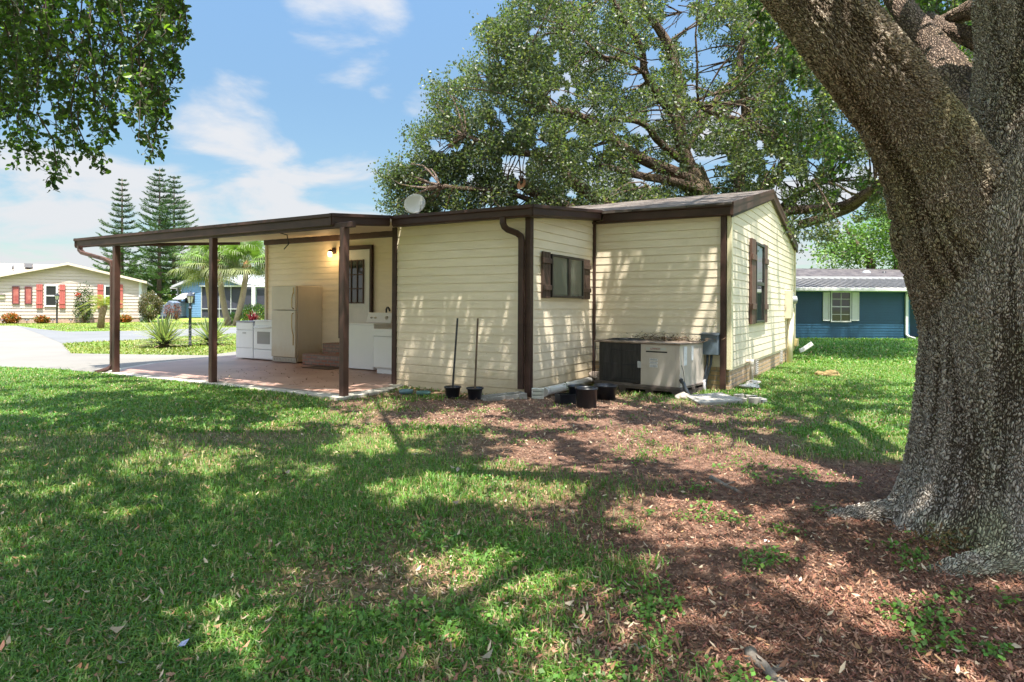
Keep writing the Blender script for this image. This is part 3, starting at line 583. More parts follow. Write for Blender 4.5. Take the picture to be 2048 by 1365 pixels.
mb = MB(); rectube(mb, [(-1.56, 9.20, 2.44), (-1.56, 9.19, 2.36), (-1.555, 9.10, 2.30), (-1.50, 8.35, 2.15), (-1.47, 8.24, 2.10), (-1.46, 8.20, 2.02), (-1.46, 8.188, .16), (-1.50, 8.23, .09), (-1.58, 8.36, .04), (-1.62, 8.44, .02)], .085, .06, (1, 0, 0)); mb.build('downspout', M['rust'], cp, bevel=.006)
mb = MB(); mb.tube([(-1.38, 5.2, 2.44), (-1.2, 4.6, 2.46), (-1.0, 4.1, 2.48), (-.9, 4.03, 2.45), (-.88, 4.02, 2.30), (-.9, 4.1, 2.22)], .009, 6); mb.build('cable', M['black'], cp)
# ------------------------------------------------------------------ steps, mat, appliances
PZ = .03
def onp(p, q, z=PZ): return HW(p, q, z)
st = thing('brick_steps', 'two mixed brick steps leading up to the white back door', 'steps', onp(1.5, 5.45), HROT)
mb = MB(); mb.box(0, .40, -.45, .95, 0, .235); mb.box(.40, .79, -.45, .78, 0, .45); s_ = mb.build('treads', M['redbrick'], st, bevel=.02)
dm = thing('door_mat', 'flat worn brown door mat in front of the brick steps', 'mat', onp(1.0, 5.5, PZ + .001), HROT)
mb = MB(); mb.box(0, .42, -.42, .34, 0, .012); mb.build('mat_pile', mat('brown coir', (.09, .055, .035), .95, var=.3, vscale=60, bump=.5, bscale=200), dm, bevel=.004)
# refrigerator: front faces the lawn, handles at the right
fg = thing('refrigerator', 'tall almond top freezer refrigerator with brass handles under the carport', 'refrigerator', onp(1.55, 6.68), HROT)
mb = MB(); mb.box(.07, .76, 0, .78, .03, 1.70); mb.build('cabinet', M['almond'], fg, bevel=.008)
mb = MB(); mb.box(0, .062, .005, .775, .13, 1.155); fd = mb.build('lower_door', M['almond'], fg, bevel=.012)
mb = MB(); mb.box(0, .062, .005, .775, 1.172, 1.695); ud = mb.build('freezer_door', M['almond'], fg, bevel=.012)
mb = MB(); mb.tube([(-.002, .06, 1.10), (-.03, .06, 1.09), (-.045, .06, 1.06), (-.045, .06, .80), (-.03, .06, .70), (-.005, .06, .62), (-.005, .06, .40)], .011, 8); mb.box(-.012, 0, .048, .072, .40, .62); mb.build('handle', M['gold'], fd)
mb = MB(); mb.tube([(-.002, .06, 1.20), (-.03, .06, 1.21), (-.045, .06, 1.24), (-.045, .06, 1.42), (-.03, .06, 1.50), (-.002, .06, 1.56)], .011, 8); mb.box(-.012, 0, .048, .072, 1.52, 1.66); mb.build('handle', M['gold'], ud)
mb = MB(); mb.box(.03, .07, .01, .77, .02, .12)
for i in range(14): mb.box(.018, .03, .04 + i * .05, .075 + i * .05, .04, .10)
mb.build('toe_grille', mat('grille', (.42, .38, .32), .5), fg)
# stove
stv = thing('stove', 'white electric range with oven window between the refrigerator and a white dishwasher', 'stove', onp(1.70, 7.57), HROT)
mb = MB(); mb.box(.04, .64, 0, .70, .02, .90); mb.build('body', M['white'], stv, bevel=.006)
mb = MB(); mb.box(.0, .66, -.005, .705, .90, .925); mb.lathe([(.0, .004), (.09, .004), (.1, 0)], (.2, .18, .925), 20); mb.lathe([(.0, .004), (.09, .004), (.1, 0)], (.2, .52, .925), 20); mb.lathe([(.0, .004), (.07, .004), (.08, 0)], (.46, .18, .925), 20); mb.build('cooktop', M['white'], stv, bevel=.003)
mb = MB(); mb.box(.0, .038, .01, .69, .26, .80); od = mb.build('oven_door', M['white'], stv, bevel=.01)
mb = MB(); mb.box(-.004, -.001, .12, .56, .38, .66); mb.build('oven_window', mat('grey oven glass', (.25, .25, .27), .15), od)
mb = MB(); mb.tube([(-.04, .06, .755), (-.04, .64, .755)], .013, 10); mb.tube([(-.04, .07, .755), (0, .07, .755)], .01, 8); mb.tube([(-.04, .63, .755), (0, .63, .755)], .01, 8); mb.build('handle', M['white'], od)
mb = MB(); mb.box(.0, .038, .01, .69, .04, .245); mb.build('drawer', M['white'], stv, bevel=.01)
mb = MB(); mb.hexa([(.54, 0, .925), (.66, 0, .925), (.66, .70, .925), (.54, .70, .925)], [(.60, .0, 1.14), (.66, .0, 1.14), (.66, .70, 1.14), (.60, .70, 1.14)]); cpn = mb.build('control_panel', M['white'], stv, bevel=.008)
for y_ in (.08, .18, .45, .60):
    mb = MB(); mb.tube([(.585, y_, 1.04), (.545, y_, 1.03)], .024, 14); mb.build('knob', M['lightgrey'], cpn)
mb = MB(); mb.box(.555, .572, .26, .38, 1.0, 1.09); mb.build('clock', M['lightgrey'], cpn)
dw = thing('dishwasher', 'white dishwasher at the left end of the row of appliances', 'dishwasher', onp(1.72, 8.31), HROT)
mb = MB(); mb.box(.03, .60, .0, .62, .02, .865); mb.build('body', M['white'], dw, bevel=.006)
mb = MB(); mb.box(-.005, .62, -.01, .63, .866, .895); mb.build('top', mat('grey laminate', (.34, .33, .34), .5), dw, bevel=.004)
mb = MB(); mb.box(0, .028, .005, .615, .27, .68); ddr = mb.build('door', M['white'], dw, bevel=.008)
mb = MB(); mb.box(-.006, .0, .25, .37, .60, .635); mb.build('latch', M['lightgrey'], ddr)
mb = MB(); mb.box(0, .028, .005, .615, .69, .86); mb.build('control_strip', M['white'], dw, bevel=.008)
mb = MB(); mb.box(.004, .028, .005, .615, .03, .26); mb.build('kick_panel', M['white'], dw, bevel=.006)
# washer and the narrow machine behind the corner post
ws = thing('washing_machine', 'white top loading washing machine beside the white back door', 'washing machine', onp(1.35, 4.22), HROT)
mb = MB(); mb.box(0, .66, 0, .69, .02, .885); mb.box(-.004, .0, .01, .68, .03, .09); mb.build('body', M['white'], ws, bevel=.014)
mb = MB(); mb.box(-.012, .67, -.006, .696, .886, .925); mb.build('lid', M['white'], ws, bevel=.012)
mb = MB(); mb.hexa([(.50, .01, .925), (.66, .01, .925), (.66, .68, .925), (.50, .68, .925)], [(.57, .01, 1.13), (.66, .01, 1.13), (.66, .68, 1.13), (.57, .68, 1.13)]); cns = mb.build('console', M['white'], ws, bevel=.01)
for y_, r_ in ((.14, .034), (.44, .02), (.55, .02)):
    mb = MB(); mb.tube([(.55, y_, 1.03), (.51, y_, 1.02)], r_, 14); mb.build('knob', M['chrome'], cns)
mb = MB(); mb.tube([(.63, .24, 1.12), (.63, .24, 1.2), (.62, .21, 1.235), (.61, .17, 1.235), (.60, .14, 1.21), (.6, .12, 1.16)], .019, 10); mb.build('drain_hose', M['black'], ws)
tr = thing('trash_compactor', 'narrow white kitchen appliance half hidden behind the brown corner post', 'appliance', onp(.98, 3.27), HROT)
mb = MB(); mb.box(.03, .62, 0, .60, .10, .84); mb.box(.06, .6, .02, .58, .0, .10); mb.build('body', M['white'], tr, bevel=.01)
mb = MB(); mb.box(-.01, .028, .0, .60, .12, .70); mb.build('front_panel', M['white'], tr, bevel=.01)
mb = MB(); mb.box(-.01, .028, .0, .60, .71, .84); mb.box(-.016, -.008, .38, .54, .79, .805); mb.build('control_strip', M['white'], tr, bevel=.01)
mb = MB(); mb.tube([(.1, .60, .8), (.1, .66, .62), (.1, .69, .45), (.1, .66, .32), (.1, .61, .25)], .016, 8); mb.build('hose', M['whitepaint'], tr)
# ------------------------------------------------------------------ package air conditioner
acrot = HROT - math.radians(7)
ac = thing('air_conditioner', 'weathered tan and black packaged air conditioner on a pallet by the back wall', 'air conditioner', HW(1.42, -.43), acrot)
# local x = depth away from lawn, local y = leftwards; unit spans y -1.42..0
M['actan'] = mat('tan enamel with grime', (.46, .40, .35), .4, color2=(.56, .50, .44), vscale=3, stretch=(1, 1, .4), bump=.05)
M['acdark'] = mat('black coil', (.006, .006, .007), .4, color2=(.035, .033, .032), vscale=9, stretch=(3, 3, .5), bump=.6, bscale=120)
M['grime'] = mat('rusty grimy top', (.28, .22, .17), .8, color2=(.13, .085, .06), vscale=7, bump=.3)
mb = MB()
for i in range(15):   # curved coil face made of narrow vertical folds
    pass
prof = [(.0, -.77), (.0, -.12), (.02, -.05), (.07, -.02), (.40, -.01), (.80, -.01), (.80, -.77)]
mb.prism(prof, .14, .745); coil = mb.build('coil_housing', M['acdark'], ac, bevel=.01)
mb = MB()
for y_ in (.015, .05): mb.tube([(-.02, y_, .10), (-.02, y_, .76)], .004, 6)
for k in range(3): z_ = .20 + k * .22; mb.tube([(-.02, .05, z_), (-.02, .015, z_), (-.012, -.1, z_), (-.012, -.77, z_)], .0028, 5)
for k in range(4): mb.tube([(-.012, -.18 * k - .10, .14), (-.012, -.18 * k - .10, .745)], .002, 4)
mb.build('wire_guard', M['black'], ac)
mb = MB(); mb.box(0, .98, -1.40, -.78, .13, .745); mb.box(-.003, .0, -1.405, -1.36, .13, .745); mb.build('cabinet', M['actan'], ac, bevel=.008)
mb = MB(); mb.box(-.006, -.001, -1.34, -.79, .14, .735); pan = mb.build('access_panel', M['actan'], ac, bevel=.003)
mb = MB(); mb.box(-.025, .82, -.66, .02, .746, .775); mb.box(-.02, 1.0, -1.42, -.66, .746, .770); top = mb.build('top', M['grime'], ac, bevel=.006)
mb = MB(); mb.lathe([(.30, .0), (.30, .014), (.27, .018), (.27, .008), (.0, .004)], (.40, -.33, .772), 36)
fan = mb.build('fan_opening', M['black'], top)
mb = MB()
for r_ in (.05, .1, .15, .2, .25): mb.tube([(.40 + r_ * math.cos(a), -.33 + r_ * math.sin(a), .793) for a in np.linspace(0, 2 * math.pi, 30)], .003, 4, cap=False)
for k in range(6): a = k * math.pi / 3; mb.tube([(.40, -.33, .793), (.40 + .28 * math.cos(a), -.33 + .28 * math.sin(a), .793)], .004, 4)
mb.build('fan_guard', M['black'], top)
mb = MB(); mb.box(-.03, .85, -.66, .02, .10, .139); mb.box(-.03, 1.0, -1.42, -.66, .10, .129); mb.build('base_rail', mat('grimy base rail', (.06, .045, .04), .6, color2=(.2, .16, .14), vscale=6), ac)
mb = MB(); mb.box(-.016, -.001, -.79, -.73, .38, .48); mb.build('capacitor_cover', M['lightgrey'], ac, bevel=.01)
# stickers
mb = MB(); mb.box(-.009, -.0065, -1.19, -.87, .66, .70); mb.build('badge_plate', mat('silver badge', (.5, .5, .47), .3), pan)
mb = MB(); mb.box(-.009, -.0065, -1.21, -.87, .625, .645); mb.build('badge_stripe', M['dark'], pan)
mb = MB(); mb.box(-.009, -.0065, -1.06, -.93, .50, .533).box(-.009, -.0065, -1.06, -.93, .455, .490).box(-.009, -.0065, -1.06, -.93, .40, .446); stk = mb.build('sticker', mat('white sticker', (.72, .72, .74), .5, var=.2, vscale=40), pan)
mb = MB()
for z_ in (.51, .515, .523, .463, .472, .48, .41, .42, .43): mb.box(-.0102, -.0095, -1.05, -.94, z_, z_ + .003)
mb.build('print', mat('sticker print', (.12, .13, .2), .6), stk)
def text(s, size, m, parent, loc, rot, name='lettering', shear=0, ex=.0006):
    c = bpy.data.curves.new(name, 'FONT'); c.body = s; c.size = size; c.extrude = ex; c.align_x = 'CENTER'; c.align_y = 'CENTER'; c.shear = shear
    t_ = bpy.data.objects.new('tmp', c); COL.objects.link(t_); dg = bpy.context.evaluated_depsgraph_get(); me = bpy.data.meshes.new_from_object(t_.evaluated_get(dg)); bpy.data.objects.remove(t_)
    me.materials.clear(); me.materials.append(m); o = bpy.data.objects.new(name, me); COL.objects.link(o); o.parent = parent; o.location = loc; o.rotation_euler = rot; return o
text('LENNOX', .040, mat('faded red lettering', (.35, .04, .03), .5), pan, (-.0105, -1.02, .679), (math.radians(90), 0, math.radians(-90)), shear=.25)
sidem = mat('white side sticker', (.7, .7, .72), .5, var=.15, vscale=30)
for b__ in ((.14, .25, -1.409, -1.402, .44, .72), (.42, .5, -1.409, -1.402, .50, .72)): mb = MB(); mb.box(*b__); mb.build('sticker', sidem, ac)
mb = MB(); mb.tube([(.05, -1.41, .45), (.08, -1.42, .38), (.12, -1.43, .2), (.2, -1.42, .12)], .005, 5); mb.build('cable', M['black'], ac)
mb = MB(); mb.tube([(.02, -1.42, .22), (-.02, -1.47, .20), (-.04, -1.50, .14), (-.06, -1.56, .05), (-.10, -1.66, -.01), (-.1, -1.75, -.02)], .028, 10); mb.tube([(.0, -1.41, .25), (.0, -1.44, .235)], .03, 10); mb.build('conduit', mat('dark grey conduit', (.07, .075, .08), .5, var=.4), ac)
pass
plt_ = thing('equipment_pallet', 'grimy wooden pallet base beneath the air conditioner', 'pallet', HW(1.42, -.43), acrot)
mb = MB()
for y0_ in (-1.42, -1.0, -.55, -.12): mb.box(-.04, 1.0, y0_, y0_ + .12, -.02, .062)
mb.box(-.045, .08, -1.43, .01, .063, .099); mb.box(.4, .52, -1.43, .01, .063, .099); mb.box(.88, 1.0, -1.43, .01, .063, .099); mb.build('slats', mat('dirty pallet wood', (.05, .038, .032), .9, color2=(.12, .09, .075), vscale=8), plt_)
# debris of twigs and dead leaves lying on the unit
def debris(name, label, pos, n, sx, sy, h, m, rot=0):
    V = []; Fq = []
    for i in range(n):
        x = random.gauss(0, sx); y = random.gauss(0, sy); z = abs(random.gauss(0, h)) * max(0, 1 - (x / sx / 2.5) ** 2) ; L = random.uniform(.03, .11); a = random.uniform(0, 6.28); t_ = random.uniform(-.3, .5)
        d = Vector((math.cos(a), math.sin(a), t_)) * L; w = Vector((-math.sin(a), math.cos(a), random.uniform(-.5, .5))) * random.uniform(.002, .009); p = Vector((x, y, z + .004)); o = len(V)
        V += [p - w * .3, p + d * .5 - w, p + d, p + d * .5 + w]; Fq.append((o, o + 1, o + 2, o + 3))
    o = npmesh(name, np.array([tuple(v) for v in V]), np.array(Fq), m); o.location = pos; o.rotation_euler = (0, 0, rot); return tag(o, label, 'debris', kind='stuff')
M['twig'] = mat('dead twigs', (.05, .03, .02), .9, color2=(.20, .12, .06), vscale=30)
R_ = Matrix.Rotation(acrot, 4, 'Z')
acp = lambda x, y, z: HW(1.42, -.43) + (R_ @ Vector((x, y, z)))
debris('twig_debris', 'heap of dead twigs and leaves on top of the air conditioner', acp(.72, -.85, .775), 900, .13, .33, .045, M['twig'], acrot)
# ------------------------------------------------------------------ small yard things
def lathe_thing(name, label, cat, pos, prof, m, n=28, group=None, part='body', extra=None):
    t_ = thing(name, label, cat, pos, 0, group); mb = MB(); mb.lathe(prof, (0, 0, 0), n); mb.build(part, m, t_); return t_
M['potblack'] = mat('black nursery plastic', (.012, .014, .02), .35, var=.3, vscale=12)
M['woodchip'] = mat('wood chips', (.30, .15, .09), .9, color2=(.55, .38, .26), vscale=40, bump=1, bscale=80)
for (x, y), topx, m_, lab in (((-.83, 9.02), (-.775, 9.12), M['black'], 'black pot of wood chips holding an upright dark metal rod'), ((-.51, 8.90), (-.485, 9.10), mat('rusty rod', (.07, .045, .03), .6, color2=(.16, .10, .05), vscale=5), 'black pot of wood chips holding an upright rusty brown rod')):
    t_ = thing('nursery_pot', lab, 'pot', (x, y, 0), 0, 'rod pots against the extension wall'); mb = MB()
    mb.lathe([(.0, .0), (.078, .0), (.088, .02), (.108, .15), (.122, .152), (.124, .172), (.112, .172), (.106, .14), (.0, .14)], (0, 0, 0), 32); mb.build('pot', M['potblack'], t_)
    mb = MB(); mb.lathe([(.0, .158), (.05, .156), (.09, .150), (.108, .146)], (0, 0, 0), 24)
    o = mb.build('wood_chips', M['woodchip'], t_)
    mb = MB(); d = (topx[0] - x, topx[1] - y); mb.hexa([(-.013, -.013, .15), (.013, -.013, .15), (.013, .013, .15), (-.013, .013, .15)], [(d[0] - .013, d[1] - .013, 1.13), (d[0] + .013, d[1] - .013, 1.13), (d[0] + .013, d[1] + .013, 1.13), (d[0] - .013, d[1] + .013, 1.13)]); mb.build('rod', m_, t_)
bk = lathe_thing('bucket', 'tall straight black nursery bucket standing in front of the air conditioner', 'bucket', (.965, 8.25, 0), [(.0, 0), (.125, 0), (.13, .01), (.138, .235), (.148, .24), (.15, .262), (.142, .262), (.134, .24), (.12, .03), (.0, .03)], M['potblack'])
b2 = lathe_thing('bucket', 'squat black bucket half hidden behind the tall straight bucket', 'bucket', (.90, 8.72, 0), [(.0, 0), (.10, 0), (.13, .21), (.14, .215), (.14, .23), (.13, .23), (.12, .2), (.0, .18)], M['potblack'])
b3 = lathe_thing('bucket', 'round black tub behind the tall bucket beside the air conditioner', 'bucket', (1.33, 9.05, 0), [(.0, 0), (.13, 0), (.17, .18), (.18, .19), (.17, .2), (.15, .17), (.0, .14)], M['potblack'])
crt = thing('plastic_crate', 'low black plastic crate with a small seedling left of the buckets', 'crate', (.74, 8.62, 0), .3)
mb = MB()
for x0_, x1_, y0_, y1_ in ((-.13, .13, -.1, -.09), (-.13, .13, .09, .1), (-.13, -.12, -.09, .09), (.12, .13, -.09, .09)): mb.box(x0_, x1_, y0_, y1_, 0, .13)
mb.box(-.12, .12, -.09, .09, .0, .09); mb.box(-.14, .14, -.11, -.1, .115, .135); mb.build('tray', M['potblack'], crt)
mb = MB(); mb.tube([(.0, 0, .09), (.01, 0, .18), (.0, .01, .27)], .003, 5)
for k in range(7):
    a = k * 2.4; h = .2 + .012 * k; mb.poly([(0, 0, h), (.03 * math.cos(a) + .01 * math.sin(a), .03 * math.sin(a) - .01 * math.cos(a), h + .01), (.06 * math.cos(a), .06 * math.sin(a), h), (.03 * math.cos(a) - .01 * math.sin(a), .03 * math.sin(a) + .01 * math.cos(a), h + .01)])
mb.build('seedling', mat('seedling green', (.05, .12, .02), .6), crt)
# white flexible drain pipe along the extension, fallen downspout
pp_ = thing('drain_pipe', 'long white plastic pipe lying on the ground along the extension wall', 'pipe', (0, 0, 0))
mb = MB(); a_ = HW(.05, -.22, .085); b_ = HW(2.12, -.17, .075); mb.tube([a_, a_.lerp(b_, .5) + Vector((0, 0, .004)), b_], .062, 20); mb.tube([a_, a_.lerp(b_, .04)], .067, 20); mb.build('pipe', mat('dull white pvc', (.52, .50, .46), .45, var=.08, vscale=4), pp_)
wb = thing('vent_block', 'square pale slotted block at the near end of the white pipe', 'block', (.37, 9.02, 0), math.radians(-5))
mb = MB(); mb.box(-.085, .085, -.04, .04, 0, .045).box(-.085, .085, -.04, .04, .06, .10).box(-.085, .085, -.04, .04, .115, .15).box(-.085, -.065, -.039, .039, .045, .115).box(.065, .085, -.039, .039, .045, .115).box(-.06, .06, -.01, .03, .045, .115); mb.build('block', mat('mossy white plastic', (.45, .47, .40), .8, color2=(.6, .58, .54), vscale=12), wb, bevel=.004)
sb = thing('splash_block', 'grey concrete splash block below the brown corner downspout', 'splash block', (-.10, 8.98, 0), math.radians(22))
mb = MB(); mb.box(-.34, .30, -.13, .13, 0, .02); mb.extr([(-.34, -.15, 0), (.30, -.11, 0), (.30, -.11, .085), (-.34, -.15, .05)], (0, .035, 0)); mb.extr([(-.34, .15, 0), (.30, .11, 0), (.30, .11, .085), (-.34, .15, .05)], (0, -.035, 0)); mb.box(.27, .305, -.076, .076, .02, .08); mb.build('block', M['oldconcrete'], sb, bevel=.006)
bs = thing('oval_planter', 'oval tan plastic planter leaning in the corner left of the air conditioner', 'planter', (1.50, 10.72, .02), .2)
mb = MB(); mb.lathe([(.0, 0), (.15, 0), (.20, .13), (.22, .135), (.22, .15), (.19, .145), (.14, .05), (.0, .045)], (0, 0, 0), 28, sx=1.1, sy=.7); o = mb.build('planter', mat('tan plastic', (.30, .24, .20), .5, var=.15), bs); o.rotation_euler = (.35, .1, 0)
for (x, y), m_, lab in (((-1.56, 9.47), (.13, .22, .25), 'small blue grey plastic lid lying by the left end of the extension wall'), ((-1.28, 9.30), (.06, .14, .13), 'small dark green plastic saucer lying by the extension wall')):
    lathe_thing('plant_saucer', lab, 'saucer', (x, y, .01), [(.0, .03), (.085, .03), (.1, .05), (.108, .05), (.1, .0), (.0, 0)], mat('plastic ' + lab[:10], m_, .5, var=.15), part='saucer', group='plastic saucers by the extension wall')
cs = thing('concrete_slab', 'loose pale concrete slab lying tilted right of the air conditioner', 'slab', gnd(1428, 806) + Vector((0, .1, 0)), math.radians(20))
mb = MB(); mb.hexa([(-.36, -.22, -.02), (.30, -.28, -.02), (.36, .25, -.02), (-.22, .3, -.02)], [(-.36, -.22, .03), (.30, -.28, .05), (.36, .25, .085), (-.22, .3, .06)]); mb.build('slab', M['oldconcrete'], cs, bevel=.01)
def rock(name, label, cat, pos, r, m, sq=(1, 1, .6), hole=False, group=None, seed=1):
    bm = bmesh.new(); bmesh.ops.create_icosphere(bm, subdivisions=4, radius=1); rs = random.Random(seed); ofs = rs.random() * 50
    from mathutils import noise
    for v in bm.verts:
        k = 1 + .35 * noise.noise(v.co * 1.6 + Vector((ofs, 0, 0))) + .12 * noise.noise(v.co * 6 + Vector((ofs, 3, 0))); v.co = Vector((v.co.x * sq[0], v.co.y * sq[1], v.co.z * sq[2])) * k * r
        if hole and v.co.z > 0: v.co.z -= .55 * r * max(0, 1 - (v.co.xy.length / (r * .8)) ** 2)
    me = bpy.data.meshes.new(name); bm.to_mesh(me); me.materials.append(m)
    for p in me.polygons: p.use_smooth = True
    o = bpy.data.objects.new(name, me); COL.objects.link(o); o.location = pos; return tag(o, label, cat, group)
M['stone'] = mat('pale stone', (.42, .38, .32), .9, color2=(.25, .21, .17), vscale=14, bump=.6, bscale=40)
M['stump'] = mat('mossy rotten wood', (.10, .065, .02), .95, color2=(.30, .22, .09), vscale=16, bump=.9, bscale=50)
stp = rock('tree_stump', 'low rotten mossy stump standing in the sunlit right lawn', 'stump', gnd(1661, 752) + Vector((0, .1, .02)), .23, M['stump'], (1, .9, .45), True, seed=3)
# brick ring (sunken planter) near the corner
br_ = thing('paver_ring', 'small ring of old pavers filled with leaves near the house corner', 'edging', gnd(1505, 806) + Vector((0, .12, 0)), 0)
for k in range(7):
    a = k * 2 * math.pi / 7 + .2; mb = MB(); c_, s__ = math.cos(a), math.sin(a)
    mb.hexa([(.15 * math.cos(a + d) * 1.15 if False else (r * math.cos(a + d)), r * math.sin(a + d), -.02) for r, d in ((.16, -.38), (.16, .38), (.23, .38), (.23, -.38))], [(r * math.cos(a + d), r * math.sin(a + d), .05 + .015 * (k % 3)) for r, d in ((.16, -.38), (.16, .38), (.23, .38), (.23, -.38))])
    mb.build('paver', M['oldconcrete'], br_, bevel=.006)
rock('stone', 'flat white stone below the brick skirting vent, the nearer of two', 'stone', gnd(1500, 778) + Vector((0, 0, .03)), .12, mat('white stone', (.6, .57, .52), .8, var=.1), (1.3, .8, .45), seed=5, group='white stones by the skirting')
rock('stone', 'flat white stone farther along the brick skirting', 'stone', gnd(1507, 769) + Vector((0, 0, .03)), .10, mat('white stone b', (.55, .50, .45), .8, var=.1), (1.2, .8, .4), seed=6, group='white stones by the skirting')
rock('stone', 'broken grey concrete lump at the right foot of the air conditioner', 'stone', gnd(1368, 800) + Vector((0, .05, .03)), .09, M['stone'], (1.2, .9, .7), seed=8)
rock('pebble', 'small smooth white pebble on the red mulch left of the oak roots', 'pebble', gnd(1533, 1089) + Vector((0, 0, .012)), .016, mat('egg white', (.8, .8, .8), .5), (1, .8, .8), seed=9)
rock('pebble', 'white pebble tucked between the oak roots', 'pebble', gnd(1750, 1100) + Vector((0, 0, .012)), .014, mat('egg white b', (.75, .78, .75), .5), (1, .8, .8), seed=10)
# fallen gutter end near the far right corner
ds = thing('downspout_elbow', 'loose white downspout elbow sticking out at the far house corner', 'downspout', HW(10.05, -2.42, .14), HROT)
mb = MB(); rectube(mb, [(0, 0, .05), (.02, -.06, .07), (.05, -.16, .14), (.08, -.30, .25)], .15, .11, (1, 0, 0)); mb.build('elbow', M['whitepaint'], ds, bevel=.01)
# sticks
def stick(label, a, b, r, seed, cat='stick'):
    rs = random.Random(seed); a, b = Vector(a), Vector(b); mb = MB(); pts = [a.lerp(b, t_) + Vector((rs.uniform(-.012, .012), rs.uniform(-.012, .012), r * .6 + rs.uniform(0, .008))) for t_ in np.linspace(0, 1, 7)]
    mb.tube(pts, [r * (1 - .5 * t_) for t_ in np.linspace(0, 1, 7)], 8); d = (b - a); mb.tube([pts[3], pts[3] + Vector((-d.y, d.x, .1)) * .22], [r * .5, r * .25], 6)
    o = mb.build('stick', mat('bark stick ' + str(seed), (.13, .10, .08), .9, color2=(.26, .22, .18), vscale=30, bump=.6, bscale=80)); return tag(o, label, cat, 'sticks lying under the oak')
stick('short knobbly stick lying on the mulch, the farther one', gnd(1425, 962), gnd(1480, 992), .022, 1)
stick('thick broken branch at the bottom edge of the lawn', gnd(1498, 1318), gnd(1580, 1400), .026, 2)
stick('thin grey twig lying in the left lawn, in a patch of sun', gnd(310, 962), gnd(352, 945), .010, 3)
# small blue foil scrap in the grass
sc = MB(); g_ = gnd(366, 1310); sc.poly([g_ + Vector((-.015, -.012, .035)), g_ + Vector((.012, -.01, .04)), g_ + Vector((.018, .012, .055)), g_ + Vector((-.01, .008, .045))]); tag(sc.build('foil_scrap', mat('blue foil', (.12, .14, .35), .3, color2=(.5, .5, .6), vscale=90)), 'small crumpled blue foil wrapper lying in the near grass', 'litter')
# ------------------------------------------------------------------ neighbouring houses
def fplace(Y): return lambda s, z, o: (s, Y - o, z)
def pX(px, Y): return (px - 1024) / F * Y
def frame_local(o, Y):  # thing at (x0,Y) with local coords in world axes
    pass
def housewin(parent, x0, x1, y0, y1, Y, m_pane, m_frame, yw=-.06, bars=(), t=.08, name='window'):
    a_, b_ = at(x0, y1, Y), at(x1, y0, Y); mb = MB(); mb.box(a_.x + t * .5, b_.x - t * .5, yw + .0, yw + .03, a_.z + t * .5, b_.z - t * .5); w_ = mb.build(name, m_pane, parent)
    mb = MB(); winframe(mb, a_.x, b_.x, yw - .03, yw + .029, a_.z, b_.z, t)
    for bz in bars: z_ = a_.z + (b_.z - a_.z) * bz; mb.box(a_.x + t + .002, b_.x - t - .002, yw - .025, yw - .001, z_ - t * .4, z_ + t * .4)
    mb.build('frame', m_frame, w_); return w_
# white house, left: its front wall squarely faces the sight line, so it stands turned
YW = 46.0; RW_ = math.radians(27); c0 = at(281, 600, YW); GZ = float(tz(-30, YW))
wh = thing('white_house', 'white sided single storey house with coral red shutters and a beige gable roof', 'house', (c0.x, YW, 0), RW_)
def LW(px, py, off=0.0):   # sight line onto the front wall (or a plane off metres behind it) -> local x, z
    d = ray(px, py); nx_, ny_ = -math.sin(RW_), math.cos(RW_); t_ = (c0.x * nx_ + YW * ny_ + off) / (d.x * nx_ + d.y * ny_); X_w, Y_w = d.x * t_ - c0.x, d.y * t_ - YW
    return X_w * math.cos(RW_) + Y_w * math.sin(RW_), EYE + d.z * t_
xl, xr, xa = LW(-8, 600)[0], 0.0, LW(137, 600)[0]; za = LW(137, 530)[1]; ze = LW(281, 564)[1]; zb = GZ + .30; print('white house', xl, xa, za, ze)
xl = 2 * xa - xr
def rw(z):
    if z <= ze: return (xl, xr)
    t_ = (z - ze) / (za - ze); return (xl + (xa - xl) * t_, xr + (xa - xr) * t_) if t_ < 1 else None
siding('wall', M['whiteside'], wh, lambda s, z, o: (s, -o, z), rw, zb, za, e=.22, off=.03)
mb = MB(); mb.box(xl, xr - .02, .02, 9, GZ - .3, ze); mb.extr([(xl, .02, ze), (xr, .02, ze), (xa, .02, za - .02)], (0, 9, 0)); mb.build('wall_core', M['whiteside'], wh)
mb = MB(); mb.box(xl + .05, xr - .05, .0, .5, GZ - .4, zb); mb.build('brick_skirting', M['pinkbrick'], wh)
rkm = mat('cream rake', (.62, .52, .42), .5)
for x0_, x1_ in ((xl - .45, xa), (xr + .4, xa)):
    sl = (za - ze) / (xr - xa); zo = ze - .42 * sl; za_ = za + .0
    mb = MB(); mb.hexa([(x0_, -.3, zo), (x1_, -.3, za_), (x1_, 9, za_), (x0_, 9, zo)], [(x0_, -.3, zo + .14), (x1_, -.3, za_ + .14), (x1_, 9, za_ + .14), (x0_, 9, zo + .14)]); mb.build('roof', M['roofbeige'], wh)
    mb = MB(); mb.hexa([(x0_, -.36, zo - .03), (x1_, -.36, za_ - .03), (x1_, -.301, za_ - .03), (x0_, -.301, zo - .03)], [(x0_, -.36, zo + .13), (x1_, -.36, za_ + .13), (x1_, -.301, za_ + .13), (x0_, -.301, zo + .13)]); mb.build('rake_board', rkm, wh)
zr = LW(40, 528, 4)[1]
